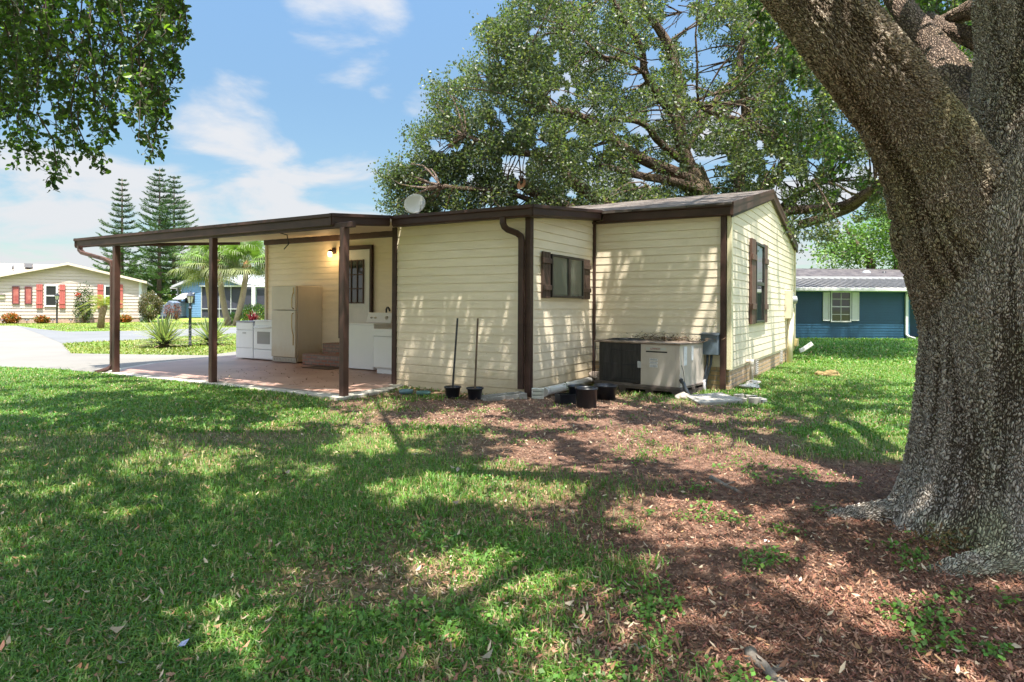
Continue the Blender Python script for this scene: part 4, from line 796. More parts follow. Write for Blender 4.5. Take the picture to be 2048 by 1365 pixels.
mb = MB(); mb.hexa([(xl - 9, 1.0, ze + .0), (xa - .4, 1.0, ze + .0), (xa - .4, 4, zr - .1), (xl - 9, 4, zr - .1)], [(xl - 9, 1.0, ze + .12), (xa - .4, 1.0, ze + .12), (xa - .4, 4, zr), (xl - 9, 4, zr)]); mb.hexa([(xl - 9, 4, zr - .1), (xa, 4, zr - .1), (xa, 8, ze), (xl - 9, 8, ze)], [(xl - 9, 4, zr), (xa, 4, zr), (xa, 8, ze + .1), (xl - 9, 8, ze + .1)]); mb.build('main_roof', M['roofbeige'], wh)
mb = MB(); mb.box(xl - 9, xl, 1.4, 8, GZ - .3, ze + .02); mb.build('side_wing', M['whiteside'], wh)
vx = LW(57, 528, 3)[0]; mb = MB(); mb.box(vx - .22, vx + .22, 2.8, 3.2, zr - .3, zr - .02); mb.build('roof_vent', M['grey'], wh)
vx = LW(27, 532, 2.6)[0]; mb = MB(); mb.tube([(vx, 2.4, zr - .5), (vx, 2.4, zr - .12)], .06, 8); mb.build('vent_pipe', M['grey'], wh)
def WF(px, off):   # point on the ground off metres in front of the white house wall
    d = ray(px, 600); nx_, ny_ = -math.sin(RW_), math.cos(RW_); t_ = (c0.x * nx_ + YW * ny_ - off) / (d.x * nx_ + d.y * ny_); return (d.x * t_, d.y * t_, float(tz(d.x * t_, d.y * t_)))
def ww(x0, x1, y0, y1, m_pane, m_frame, bars=(), t=.08):
    a0, a1 = LW(x0, y1), LW(x1, y0); mb = MB(); mb.box(a0[0] + t * .5, a1[0] - t * .5, -.06, -.035, a0[1] + t * .5, a1[1] - t * .5); w_ = mb.build('window', m_pane, wh)
    mb = MB(); winframe(mb, a0[0], a1[0], -.10, -.036, a0[1], a1[1], t)
    for bz in bars: z_ = a0[1] + (a1[1] - a0[1]) * bz; mb.box(a0[0] + t + .002, a1[0] - t - .002, -.09, -.061, z_ - t * .4, z_ + t * .4)
    mb.build('frame', m_frame, w_)
drf = mat('dark red frame', (.12, .04, .05), .5)
ww(24.5, 39.5, 573, 608.5, M['redglass'], drf, t=.05); ww(49.5, 64.5, 573.5, 608.5, M['redglass'], drf, t=.05)
ww(89, 116, 570, 614, M['dark'], M['whitepaint'], (.5,), .1); ww(208, 234, 571, 614, M['dark'], M['whitepaint'], (.5,), .1)
for x0_, x1_ in ((73, 86), (119, 131), (195, 207), (235.5, 246)):
    a0, a1 = LW(x0_, 617), LW(x1_, 569.5); shutter(-.12, -.06, a0[0], a1[0], a0[1], a1[1], 'x', wh, M['redshut'])
a0, a1 = LW(-6, 597), LW(10, 591); mb = MB(); mb.box(a0[0], a1[0], -.1, -.05, a0[1], a1[1]); plq = mb.build('number_plaque', mat('cream plaque', (.55, .5, .35), .6), wh)
mb = MB(); mb.box(a0[0], a1[0] + .02, -.14, -.04, a1[1] + .001, a1[1] + .05); mb.build('cover', M['dark'], plq)
mb = MB(); mb.box(xr - .1, xr + .06, -.06, .1, zb, ze + .0); mb.build('corner_trim', M['whitepaint'], wh)
# light blue house with screened porch
YB = 52.0; GB = float(tz(-24, YB))
bh = thing('pale_blue_house', 'light blue house with a white roof, dark screened porch and small window awning', 'house', (0, YB, 0))
X_ = lambda px, Y=YB: at(px, 600, Y).x; Zp = lambda py, px=440, Y=YB: at(px, py, Y).z
xa2, za2 = X_(420), Zp(549)
def rb(z):
    zt_ = Zp(571)
    if z <= zt_: return (X_(363), X_(402))
    return None
siding('wall', M['lightblue'], bh, lambda s, z, o: (s, -o, z), rb, GB + .1, Zp(571), e=.14, off=.02)
mb = MB(); mb.box(X_(363), X_(470), .5, 8, GB, Zp(572)); mb.box(X_(363), X_(401), .03, .5, GB, Zp(572)); mb.extr([(X_(360), .05, Zp(572)), (X_(484), .05, Zp(572)), (xa2, .05, za2)], (0, 8, 0)); mb.build('wall_core', M['lightblue'], bh)
for xe, zz_ in ((X_(348), Zp(575)), (X_(490), Zp(571))):
    mb = MB(); mb.hexa([(xe, -.4, zz_ - .08), (xa2, -.4, za2 + .05), (xa2, 8, za2 + .05), (xe, 8, zz_ - .08)], [(xe, -.4, zz_ + .1), (xa2, -.4, za2 + .25), (xa2, 8, za2 + .25), (xe, 8, zz_ + .1)]); mb.build('roof', M['roofwhite'], bh)
mb = MB(); mb.hexa([(X_(455), .5, Zp(566)), (X_(620), .5, Zp(578)), (X_(620), 5, Zp(548)), (X_(455), 5, Zp(544))], [(X_(455), .5, Zp(565)), (X_(620), .5, Zp(577)), (X_(620), 5, Zp(546)), (X_(455), 5, Zp(542))]); mb.build('roof', M['roofwhite'], bh)
mb = MB(); mb.box(X_(400), X_(620), -.12, .0, Zp(574), Zp(571)); mb.build('porch_header', M['whitepaint'], bh)
mb = MB(); mb.box(X_(402), X_(503), .1, .2, GB, Zp(574)); mb.box(X_(513), X_(620), .1, .2, GB, Zp(576)); mb.build('porch_screen', M['screen'], bh)
mb = MB()
for px_, w_ in ((402, 1.2), (438, .8), (461, 1), (503.5, 1.2)): mb.box(X_(px_), X_(px_ + w_), .0, .09, GB, Zp(574))
mb.box(X_(403.5), X_(503), .02, .08, Zp(617.5), Zp(619)); mb.build('screen_frame', M['lightgrey'], bh)
mb = MB(); mb.box(X_(506), X_(512), -.3, .0, GB, Zp(571)); mb.build('porch_post', M['whitepaint'], bh)
a_, b_ = at(371, 606, YB), at(390, 590, YB); mb = MB(); mb.box(a_.x, b_.x, -.06, -.02, a_.z, b_.z); mb.build('window', M['dark'], bh)
mb = MB(); mb.hexa([(X_(358), -1.0, Zp(600)), (X_(379), -1.0, Zp(600)), (X_(390), -.03, Zp(587)), (X_(369), -.03, Zp(587))], [(X_(358), -1.0, Zp(599)), (X_(379), -1.0, Zp(599)), (X_(390), -.03, Zp(586)), (X_(369), -.03, Zp(586))]); mb.build('awning', M['roofwhite'], bh)
mb = MB(); mb.box(X_(333), X_(364), .5, 4, Zp(578), Zp(574.5)); mb.box(X_(346.5), X_(349), .6, .8, GB, Zp(578)); mb.box(X_(358.5), X_(360), .6, .8, GB, Zp(578)); mb.build('side_canopy', mat('grey canopy', (.35, .33, .32), .6), bh)
# distant white house between them
YD = 80.0; dh = thing('distant_house', 'small far white house seen between the white and pale blue houses', 'house', (0, YD, 0))
g0 = 1.0; xx = lambda px: at(px, 600, YD).x; zz2 = lambda py: at(335, py, YD).z
mb = MB(); mb.box(xx(306), xx(368), 0, 8, g0, zz2(590)); mb.build('wall', M['whiteside'], dh)
mb = MB(); mb.hexa([(xx(302), -.6, zz2(591)), (xx(372), -.6, zz2(591)), (xx(372), 5, zz2(579)), (xx(302), 5, zz2(579))], [(xx(302), -.6, zz2(590)), (xx(372), -.6, zz2(590)), (xx(372), 5, zz2(578)), (xx(302), 5, zz2(578))]); mb.build('roof', M['roofwhite'], dh)
for a__, b__ in ((350, 353), (357, 359)):
    mb = MB(); mb.box(xx(a__), xx(b__), -.05, -.01, zz2(596), zz2(591.5)); mb.build('window', M['dark'], dh)
# covered boat
cb = thing('covered_boat', 'boat under a slate blue tarp beside the pale blue house', 'boat', at(334, 633, 50))
cb.location = (at(334, 600, 50).x, 50, float(tz(-25, 50)))
mb = MB(); L_ = [(-.55, .0, .05), (-.55, 0, 1.05), (-.2, 0, 1.12), (.15, 0, 1.45), (.5, 0, 1.3), (.5, 0, .05)]; mb.extr(L_, (0, 3, 0)); mb.build('tarp', mat('slate blue tarp', (.12, .15, .21), .6, var=.2, vscale=3, bump=.3, bscale=4), cb, bevel=.05)
mb = MB(); mb.box(-.6, .55, -.05, 3, .0, .2); mb.build('hull', mat('dark hull', (.02, .03, .05), .5), cb)
# dark blue house, right
YR = 27.8; rh = thing('dark_blue_house', 'deep blue sided house with white shutters and ribbed lower roof', 'house', (0, YR, 0))
xr0, xr1 = at(1480, 600, YR).x, at(1818, 600, YR).x; zt2 = at(1700, 582, YR).z
siding('wall', M['blueside'], rh, lambda s, z, o: (s, -o, z), lambda z: (xr0, xr1), -.02, zt2, e=.115, off=.016)
mb = MB(); mb.box(xr0, xr1 - .01, .02, 8, -.1, zt2); mb.box(xr1 - .01, xr1 + 4, 1.6, 8, -.1, zt2); mb.build('wall_core', M['blueside'], rh)
siding('wall', M['blueside'], rh, lambda s, z, o: (s, 1.6 - o, z), lambda z: (xr1 + .02, xr1 + 4), -.02, zt2, e=.115, off=.016)
mb = MB(); mb.box(xr1 - .16, xr1 + .02, -.03, .05, -.02, zt2); mb.build('corner_trim', mat('blue trim', (.03, .12, .22), .5), rh)
zg = at(1700, 576, YR - .4).z; z2_ = at(1700, 559, YR + 3.2).z; z3_ = at(1700, 538, YR + 8).z
mb = MB(); mb.box(xr0, xr1 + 4, -.46, -.34, zg - .14, zg); mb.box(xr0, xr1 + 4, -.34, .0, zg - .16, zg - .13); mb.build('gutter', M['whitepaint'], rh, bevel=.02)
mb = MB(); mb.hexa([(xr0, -.34, zg - .05), (xr1 + 4, -.34, zg - .05), (xr1 + 4, 3.2, z2_ - .06), (xr0, 3.2, z2_ - .06)], [(xr0, -.34, zg), (xr1 + 4, -.34, zg), (xr1 + 4, 3.2, z2_), (xr0, 3.2, z2_)]); lr = mb.build('ribbed_roof', mat('stained pan roof', (.05, .042, .036), .95, color2=(.24, .22, .20), vscale=1.6, stretch=(1, .6, 1), detail=8), rh)
mb = MB(); x_ = xr0 + .1
while x_ < xr1 + 4:
    mb.hexa([(x_, -.33, zg), (x_ + .05, -.33, zg), (x_ + .05, 3.19, z2_), (x_, 3.19, z2_)], [(x_, -.33, zg + .05), (x_ + .05, -.33, zg + .05), (x_ + .05, 3.19, z2_ + .05), (x_, 3.19, z2_ + .05)]); x_ += .31
mb.build('ribs', mat('rib', (.22, .21, .20), .6, var=.2), lr)
mb = MB(); mb.box(xr0, xr1 + 4, 3.2, 3.28, z2_ - .05, z2_ + .13); mb.build('roof_edge', M['lightgrey'], rh)
mb = MB(); mb.hexa([(xr0, 3.28, z2_ + .05), (xr1 + 4, 3.28, z2_ + .05), (xr1 + 4, 8, z3_ - .08), (xr0, 8, z3_ - .08)], [(xr0, 3.28, z2_ + .12), (xr1 + 4, 3.28, z2_ + .12), (xr1 + 4, 8, z3_), (xr0, 8, z3_)]); mb.hexa([(xr0, 8, z3_ - .08), (xr1 + 4, 8, z3_ - .08), (xr1 + 4, 13, z2_), (xr0, 13, z2_)], [(xr0, 8, z3_), (xr1 + 4, 8, z3_), (xr1 + 4, 13, z2_ + .1), (xr0, 13, z2_ + .1)]); mb.build('roof', M['shingle2'], rh)
v_ = at(1733, 549, YR + 5.5); mb = MB(); mb.lathe([(.12, -.25), (.12, -.05), (.2, 0), (.2, .1), (.14, .17), (0, .2)], (v_.x, 5.5, v_.z), 16); mb.build('turbine_vent', M['lightgrey'], rh)
v_ = at(1768, 551, YR + 5.5); mb = MB(); mb.tube([(v_.x, 5.5, v_.z - .2), (v_.x, 5.5, v_.z + .2)], .07, 8); mb.box(v_.x + .1, v_.x + .3, 5.4, 5.7, v_.z - .1, v_.z + .05); mb.build('vent_pipe', M['black'], rh)
v_ = at(1627, 540, YR + 7.6); mb = MB(); mb.box(v_.x - .15, v_.x + .15, 7.5, 7.9, v_.z - .1, v_.z + .08); mb.build('roof_vent', M['grey'], rh)
w_ = housewin(rh, 1660, 1701, 583.5, 644.5, YR, M['glass'], M['whitepaint'], yw=-.05, bars=(.5,), t=.05)
a_, b_ = at(1660, 644.5, YR), at(1701, 583.5, YR); mb = MB(); xm_ = (a_.x + b_.x) / 2; mb.box(xm_ - .012, xm_ + .012, -.066, -.052, a_.z + .055, b_.z - .055)
for f_ in (.25, .75): z_ = a_.z + (b_.z - a_.z) * f_; mb.box(a_.x + .055, b_.x - .055, -.064, -.0525, z_ - .011, z_ + .011)
mb.build('muntins', M['whitepaint'], w_)
for x0_, x1_ in ((1644.5, 1658.5), (1702.5, 1717)):
    a_, b_ = at(x0_, 642, YR), at(x1_, 585, YR); mb = MB(); winframe(mb, a_.x, b_.x, -.07, -.02, a_.z, b_.z, .04); mb.box(a_.x + .03, b_.x - .03, -.05, -.02, a_.z + .03, b_.z - .03); z_ = (a_.z + b_.z) / 2; mb.box(a_.x + .04, b_.x - .04, -.066, -.05, z_ - .03, z_ + .03); mb.build('shutter', M['whitepaint'], rh)
mb = MB(); d_ = at(1811, 600, YR).x; rectube(mb, [(d_, -.40, zg - .1), (d_, -.1, zg - .25), (d_, -.08, zg - .4), (d_, -.08, .2), (d_ + .02, -.2, .08), (d_ + .1, -.5, .02)], .11, .08, (1, 0, 0)); mb.build('downspout', M['whitepaint'], rh)
rm = MB(); g_ = [gnd(1818, 675), gnd(1860, 675), gnd(1860, 662), gnd(1822, 662)]; rm.poly([v + Vector((0, 0, .02)) for v in g_]); o = rm.build('red_mulch_bed', mat('red mulch', (.22, .05, .03), .9, var=.3, vscale=20, bump=.5)); o['kind'] = 'structure'
# lamp posts
def lamppost(label, pos, h, k=1.0, m=M['black'], gp='garden lamp posts'):
    t_ = thing('lamp_post', label, 'lamp post', pos, 0, gp); mb = MB(); r = .042 * k
    mb.lathe([(r * 1.3, 0), (r * 1.3, .05), (r, .07), (r, h - .55 * k), (r * 1.4, h - .54 * k), (r * 1.4, h - .51 * k), (r, h - .5 * k), (r * .9, h - .40 * k), (r * 1.6, h - .36 * k), (0, h - .36 * k)], (0, 0, 0), 16); mb.build('post', m, t_)
    mb = MB(); mb.lathe([(r * 1.5, h - .36 * k), (r * 2.6, h - .16 * k), (r * 2.5, h - .15 * k), (r * 1.4, h - .35 * k)], (0, 0, 0), 6, smooth=False); mb.build('lantern_glass', mat('lantern glass', (.62, .60, .50), .3), t_)
    mb = MB(); mb.lathe([(r * 3.2, h - .155 * k), (r * 3.2, h - .14 * k), (r * 1.6, h - .05 * k), (r * .5, h - .03 * k), (r * .4, h), (0, h)], (0, 0, 0), 6, smooth=False)
    for i in range(6):
        a = i * math.pi / 3; mb.tube([(r * 1.6 * math.cos(a), r * 1.6 * math.sin(a), h - .36 * k), (r * 2.7 * math.cos(a), r * 2.7 * math.sin(a), h - .15 * k)], .008 * k, 4)
    mb.build('lantern_cap', m, t_); return t_
lamppost('slender dark lamp post between the two agaves', gnd(380, 694), 1.72, 1.0, mat('dark blue grey post', (.03, .035, .05), .5))
lamppost('small black lamp post in front of the white house window', WF(114, 1.3), 2.05, 1.25)
pl0 = thing('path_light', 'black path light between the two left orange crotons', 'path light', WF(54, 1.0), 0, 'path lights along the white house')
mb = MB(); mb.lathe([(.02, 0), (.02, .22), (.0, .22)], (0, 0, 0), 8); mb.build('stake', M['black'], pl0); mb = MB(); mb.lathe([(.14, .22), (.1, .28), (.0, .3)], (0, 0, 0), 12); mb.build('cap', M['black'], pl0)
for px_, lb in ((5, 'black path light left of the largest orange croton'), (106, 'black path light beside the small lamp post'), (142, 'black path light left of the hibiscus')): dup(pl0, WF(px_, 1.0), 0, lb)
# ------------------------------------------------------------------ vegetation helpers
def leafmat(name, trans=.35, rough=.45, spec=.5):
    return mat(name, (1, 1, 1), rough, attr='Col', trans=trans, spec=spec)
M['leaf'] = leafmat('oak leaf', .45); M['leaf2'] = mat('garden leaf', (.66, .66, .66), .5, var=.08, vscale=3, attr='Col', trans=.3)
M['needle'] = mat('conifer foliage', (.62, .62, .62), .6, var=.08, attr='Col', trans=.15)
def jitter_cols(n, base, var=.35, alt=None, frac=.0):
    c = np.array(base)[None, :] * (1 + (rng.random((n, 1)) - .5) * 2 * var) * (1 + (rng.random((n, 3)) - .5) * .25)
    if alt is not None:
        k = rng.random(n) < frac; c[k] = np.array(alt) * (1 + (rng.random((k.sum(), 1)) - .5) * .5)
    return np.clip(c, 0, 1)
def leaves(P, size, cols, elong=2.0, up=.35, droop=0):
    """P (n,3) leaf positions -> quads"""
    n = len(P); d = rng.normal(size=(n, 3)); d[:, 2] -= droop; d /= np.linalg.norm(d, axis=1)[:, None]
    nn = rng.normal(size=(n, 3)); nn[:, 2] += up * 3 * np.sign(rng.random(n) - .1); w = np.cross(d, nn); w /= np.linalg.norm(w, axis=1)[:, None] + 1e-9
    s = (size * (.7 + .6 * rng.random(n)))[:, None] if np.isscalar(size) else size[:, None]
    hw = s / elong * .5; V = np.empty((n, 4, 3)); V[:, 0] = P; V[:, 1] = P + d * s * .55 + w * hw; V[:, 2] = P + d * s; V[:, 3] = P + d * s * .55 - w * hw
    return V.reshape(-1, 3), np.arange(4 * n).reshape(n, 4), np.repeat(cols, 4, axis=0)
def leaves6(P, size, cols, elong=2.0, up=.35, droop=0):
    """rounder folded leaves for near foliage (two quads each)"""
    n = len(P); d = rng.normal(size=(n, 3)); d[:, 2] -= droop; d /= np.linalg.norm(d, axis=1)[:, None]
    nn = rng.normal(size=(n, 3)); nn[:, 2] += up * 3; w = np.cross(d, nn); w /= np.linalg.norm(w, axis=1)[:, None] + 1e-9; u = np.cross(w, d)
    s = (size * (.65 + .6 * rng.random(n)))[:, None]; hw = s / elong * .5
    V = np.empty((n, 8, 3)); A_ = P; T_ = P + d * s + u * s * -.06; m1 = P + d * s * .3; m2 = P + d * s * .75
    V[:, 0] = A_; V[:, 1] = m1 + w * hw + u * hw * .35; V[:, 2] = m2 + w * hw * .9 + u * hw * .3; V[:, 3] = T_
    V[:, 4] = A_; V[:, 5] = T_; V[:, 6] = m2 - w * hw * .9 + u * hw * .3; V[:, 7] = m1 - w * hw + u * hw * .35
    return V.reshape(-1, 3), np.arange(8 * n).reshape(2 * n, 4), np.repeat(cols, 8, axis=0)
def cloud(name, parent, m, P, size, cols, **k):
    f = k.pop('fn', leaves); V, Fq, c = f(P, size, cols, **k); return npmesh(name, V, Fq, m, parent, c)
def proj_np(P):
    x = P[:, 0] / P[:, 1]; z = (P[:, 2] - EYE) / P[:, 1]; return 1024 + (x * cr + z * sr) * F, P0 - (-x * sr + z * cr) * F
def bark(name, c1, c2, sc=1.0, bump=1.0, axis=(0, 0, 1)):
    """furrowed oak bark: cells stretched along the given grain direction, in object space"""
    m = bpy.data.materials.new(name); m.use_nodes = True; n, l = m.node_tree.nodes, m.node_tree.links; b = n['Principled BSDF']; b.inputs['Roughness'].default_value = .9; b.inputs['Specular IOR Level'].default_value = .25
    tcn = n.new('ShaderNodeTexCoord'); uvn = n.new('ShaderNodeUVMap'); cm = n.new('ShaderNodeMapping'); cm.inputs['Scale'].default_value = (25 * sc, 8.5 * sc, 1); l.new(uvn.outputs[0], cm.inputs[0])
    def noise(scale, det, rough=.6, src=None, dist=0):
        k = n.new('ShaderNodeTexNoise'); k.inputs['Scale'].default_value = scale; k.inputs['Detail'].default_value = det; k.inputs['Roughness'].default_value = rough; k.inputs['Distortion'].default_value = dist; l.new(src or cm.outputs[0], k.inputs['Vector']); return k
    def rng_(src, a, b_, smooth=True):
        r_ = n.new('ShaderNodeMapRange'); r_.interpolation_type = 'SMOOTHSTEP' if smooth else 'LINEAR'; r_.inputs['From Min'].default_value = a; r_.inputs['From Max'].default_value = b_; l.new(src, r_.inputs['Value']); return r_.outputs[0]
    def mth(op, a, b_):
        k = n.new('ShaderNodeMath'); k.operation = op
        for i_, x in enumerate((a, b_)):
            if isinstance(x, (int, float)): k.inputs[i_].default_value = x
            else: l.new(x, k.inputs[i_])
        return k.outputs[0]
    def mixc(f, a, b_, bt='MIX'):
        k = n.new('ShaderNodeMix'); k.data_type = 'RGBA'; k.blend_type = bt
        for i_, x in ((0, f), (6, a), (7, b_)):
            if isinstance(x, (int, float)): k.inputs[i_].default_value = x
            elif isinstance(x, tuple): k.inputs[i_].default_value = (*x, 1)
            else: l.new(x, k.inputs[i_])
        return k.outputs[2]
    nzd = noise(.8, 2, .5); ad = n.new('ShaderNodeVectorMath'); ad.operation = 'MULTIPLY_ADD'; ad.inputs[1].default_value = (.95, .95, 0); l.new(nzd.outputs['Color'], ad.inputs[0]); l.new(cm.outputs[0], ad.inputs[2])
    vo = n.new('ShaderNodeTexVoronoi'); vo.feature = 'DISTANCE_TO_EDGE'; l.new(ad.outputs[0], vo.inputs['Vector'])
    vo2 = n.new('ShaderNodeTexVoronoi'); vo2.feature = 'DISTANCE_TO_EDGE'; vo2.inputs['Scale'].default_value = 2.3; l.new(ad.outputs[0], vo2.inputs['Vector'])
    mpl = n.new('ShaderNodeMapping'); mpl.inputs['Scale'].default_value = (.34, .10, 1); l.new(cm.outputs[0], mpl.inputs[0]); rid = noise(1, 4, .55, mpl.outputs[0], .8)
    plate = rng_(vo.outputs['Distance'], 0, .26); small = rng_(vo2.outputs['Distance'], 0, .22); ridge = rng_(rid.outputs['Fac'], .36, .58); fine = noise(4.5, 8, .75).outputs['Fac']; frag = rng_(noise(.45, 3).outputs['Fac'], .4, .6)
    body = mth('MULTIPLY', plate, mth('ADD', .86, mth('MULTIPLY', small, .14))); h = mth('ADD', mth('MULTIPLY', body, 1.0), mth('ADD', mth('MULTIPLY', ridge, .75), mth('MULTIPLY', fine, .28)))
    dark = (c1[0] * .20, c1[1] * .17, c1[2] * .15); mid = (c1[0] * .62, c1[1] * .55, c1[2] * .48)
    c_ = mixc(rng_(h, .42, 1.45), dark, c1); c_ = mixc(rng_(fine, .35, .62), mid, c_) if False else mixc(mth('MULTIPLY', rng_(fine, .56, .40), .4), c_, mid)
    lich = mth('MULTIPLY', mth('MULTIPLY', rng_(fine, .52, .64), rng_(h, .85, 1.2)), .75); c_ = mixc(lich, c_, c2)
    big = noise(1.4, 5, .6, tcn.outputs['Object']); c_ = mixc(mth('MULTIPLY', rng_(big.outputs['Fac'], .48, .66), .5), c_, mixc(1.0, c_, (.80, .95, .50), 'MULTIPLY'))
    crack = rng_(vo.outputs['Distance'], .015, .15); c_ = mixc(mth('MULTIPLY', mth('SUBTRACT', 1.0, crack), .74), c_, (c1[0] * .10, c1[1] * .09, c1[2] * .08))
    l.new(c_, b.inputs['Base Color'])
    dsp = n.new('ShaderNodeDisplacement'); dsp.inputs['Scale'].default_value = .020 * bump; dsp.inputs['Midlevel'].default_value = 1.1; l.new(h, dsp.inputs['Height'])
    l.new(dsp.outputs[0], n['Material Output'].inputs['Displacement']); m.displacement_method = 'BOTH'; return m
def limb(name, pts, rad, m, parent, nseg=200, step=.02, flare=None, closed_tip=True, wob=.03, urad=None):
    """smooth swept trunk or limb with uv in metres; flare(theta,z)->extra radius factor"""
    pts = [Vector(p) for p in pts]; P = []; R2 = []
    for i in range(len(pts) - 1):
        p0_, p1_, p2_, p3_ = pts[max(i - 1, 0)], pts[i], pts[i + 1], pts[min(i + 2, len(pts) - 1)]; k = max(2, int((p2_ - p1_).length / step))
        for j in range(k):
            t_ = j / k; P.append(.5 * ((2 * p1_) + (-p0_ + p2_) * t_ + (2 * p0_ - 5 * p1_ + 4 * p2_ - p3_) * t_ * t_ + (-p0_ + 3 * p1_ - 3 * p2_ + p3_) * t_ ** 3))
            R2.append(rad[i] + (rad[i + 1] - rad[i]) * (t_ * t_ * (3 - 2 * t_)))
    P.append(pts[-1]); R2.append(rad[-1]); P = np.array([tuple(p) for p in P]); R2 = np.array(R2); n = len(P)
    T = np.gradient(P, axis=0); T /= np.linalg.norm(T, axis=1)[:, None]; up = np.zeros((n, 3)); u = np.array([0, 1., 0]) if abs(T[0][1]) < .9 else np.array([1., 0, 0])
    for i in range(n): u = u - T[i] * u.dot(T[i]); u /= np.linalg.norm(u); up[i] = u
    Wv = np.cross(T, up); th = np.linspace(0, 2 * math.pi, nseg + 1); arc = np.concatenate([[0], np.cumsum(np.linalg.norm(np.diff(P, axis=0), axis=1))])
    TH, AR = np.meshgrid(th, arc); Rr = R2[:, None] * (1 + wob * np.sin(TH * 2 + AR * 1.3) + wob * .7 * np.sin(TH * 5 + 1.7 + AR * .6) + wob * .5 * np.sin(TH * 3 - AR * 2.1))
    if flare: Rr = Rr * flare(TH, P[:, 2][:, None] * np.ones_like(TH))
    V = P[:, None, :] + (up[:, None, :] * np.cos(TH)[..., None] + Wv[:, None, :] * np.sin(TH)[..., None]) * Rr[..., None]
    k = nseg + 1; ii = (np.arange(n - 1)[:, None] * k + np.arange(nseg)[None, :]).ravel(); Fq = np.stack([ii, ii + 1, ii + k + 1, ii + k], 1)
    o = npmesh(name, V.reshape(-1, 3), Fq, m, parent, smooth=True); me = o.data; uv = me.uv_layers.new(name='UVMap')
    rm = urad or R2.mean(); uu = (TH * rm).reshape(-1); vv = AR.reshape(-1); d = np.stack([uu[Fq.ravel()], vv[Fq.ravel()]], 1).astype(np.float32); uv.data.foreach_set('uv', d.ravel()); return o
def branch_net(mb, roots, ends, r0=.05, r1=.012, sag=.1, n=5):
    """curved branches from nearest point among roots to each end"""
    Rt = np.array([tuple(r) for r in roots]); out = []
    for e in ends:
        e = np.array(e); d = np.linalg.norm(Rt - e, axis=1) + .25 * np.maximum(0, Rt[:, 2] - e[2]); k = int(d.argmin()); a = Rt[k]; L = np.linalg.norm(e - a)
        if L < .15 or L > 2.7: continue
        mid = (a + e) / 2 + rng.normal(size=3) * L * .12 + np.array([0, 0, L * sag]); pts = []
        for t_ in np.linspace(0, 1, 5): pts.append((1 - t_) ** 2 * a + 2 * t_ * (1 - t_) * mid + t_ * t_ * e + rng.normal(size=3) * L * .012)
        rr = min(r0, .010 + L * .011); mb.tube([Vector(p) for p in pts], [rr * (1 - t_) + r1 * t_ for t_ in np.linspace(0, 1, 5)], n, cap=False); out += [p for p in pts[1:]]
    return out
# ------------------------------------------------------------------ the near live oak
M['bark'] = bark('oak bark', (.52, .455, .39), (.70, .69, .65)); M['barklean'] = bark('oak bark leaning', (.47, .39, .31), (.72, .70, .62), axis=(-.62, -.05, .78))
M['barkfar'] = bark('distant oak bark', (.24, .17, .13), (.40, .34, .29), .5, .6)
oak = thing('live_oak', 'huge forked live oak with plated grey bark on the right edge, its boughs overhead', 'tree')
TC = Vector((3.10, 3.66, 0))
def fl(TH, Zm):
    zq = np.clip(Zm, -.3, 3); k = np.exp(-np.maximum(zq + .02, 0) / .23); lob = .10 + .26 * np.maximum(0, np.cos(TH - LA[0])) ** 6 + .30 * np.maximum(0, np.cos(TH - LA[1])) ** 6 + .3 * np.maximum(0, np.cos(TH - LA[2])) ** 6 + .2 * np.maximum(0, np.cos(TH * 3 + 1)) ** 2
    return 1 + k * lob * 1.0 + .04 * np.exp(-np.maximum(zq, 0) / .7)
# theta: 0 = +Y(up vector), then W = T x up ; T=+Z, up=+Y -> W = -X ; so theta 90deg = -X (left), 180deg = -Y (towards the lawn edge)
LA = [math.radians(84), math.radians(140), math.radians(200)]
limb('trunk', [TC + Vector((0, 0, -.15)), TC + Vector((0, 0, .35)), TC + Vector((0, 0, .9)), TC + Vector((.0, 0, 1.3)), (3.12, 3.66, 1.64), (3.16, 3.67, 1.88), (3.205, 3.70, 2.2), (3.30, 3.75, 3.1), (3.28, 3.96, 4.4), (3.0, 4.46, 5.6)],
     [.66, .645, .635, .625, .605, .565, .50, .475, .40, .33], M['bark'], oak, nseg=380, step=.010, flare=fl, urad=.62)
limb('limb', [(2.98, 3.78, .7), (2.93, 3.78, 1.0), (2.87, 3.79, 1.35), at(1920, 455, 3.78), at(1896, 395, 3.76), at(1850, 300, 3.72), at(1790, 205, 3.64), at(1702, 92, 3.5), at(1627, 0, 3.5), at(1530, -130, 3.5), at(1400, -330, 3.6)],
     [.42, .41, .40, .345, .305, .262, .232, .212, .195, .19, .185], M['barklean'], oak, nseg=240, step=.010, urad=.42)
limb('root', [TC + Vector((-.45, .05, .02)), TC + Vector((-.80, .16, .035)), TC + Vector((-1.1, .22, .0)), gnd(1660, 1048) + Vector((0, 0, -.025)), gnd(1590, 1052) + Vector((0, 0, -.05))], [.17, .115, .075, .05, .03], M['bark'], oak, nseg=60, step=.012, wob=.05)
limb('root', [TC + Vector((-.5, -.45, .0)), TC + Vector((-.85, -.55, -.0)), TC + Vector((-1.2, -.58, -.07))], [.16, .10, .05], M['bark'], oak, nseg=60, step=.012, wob=.05)
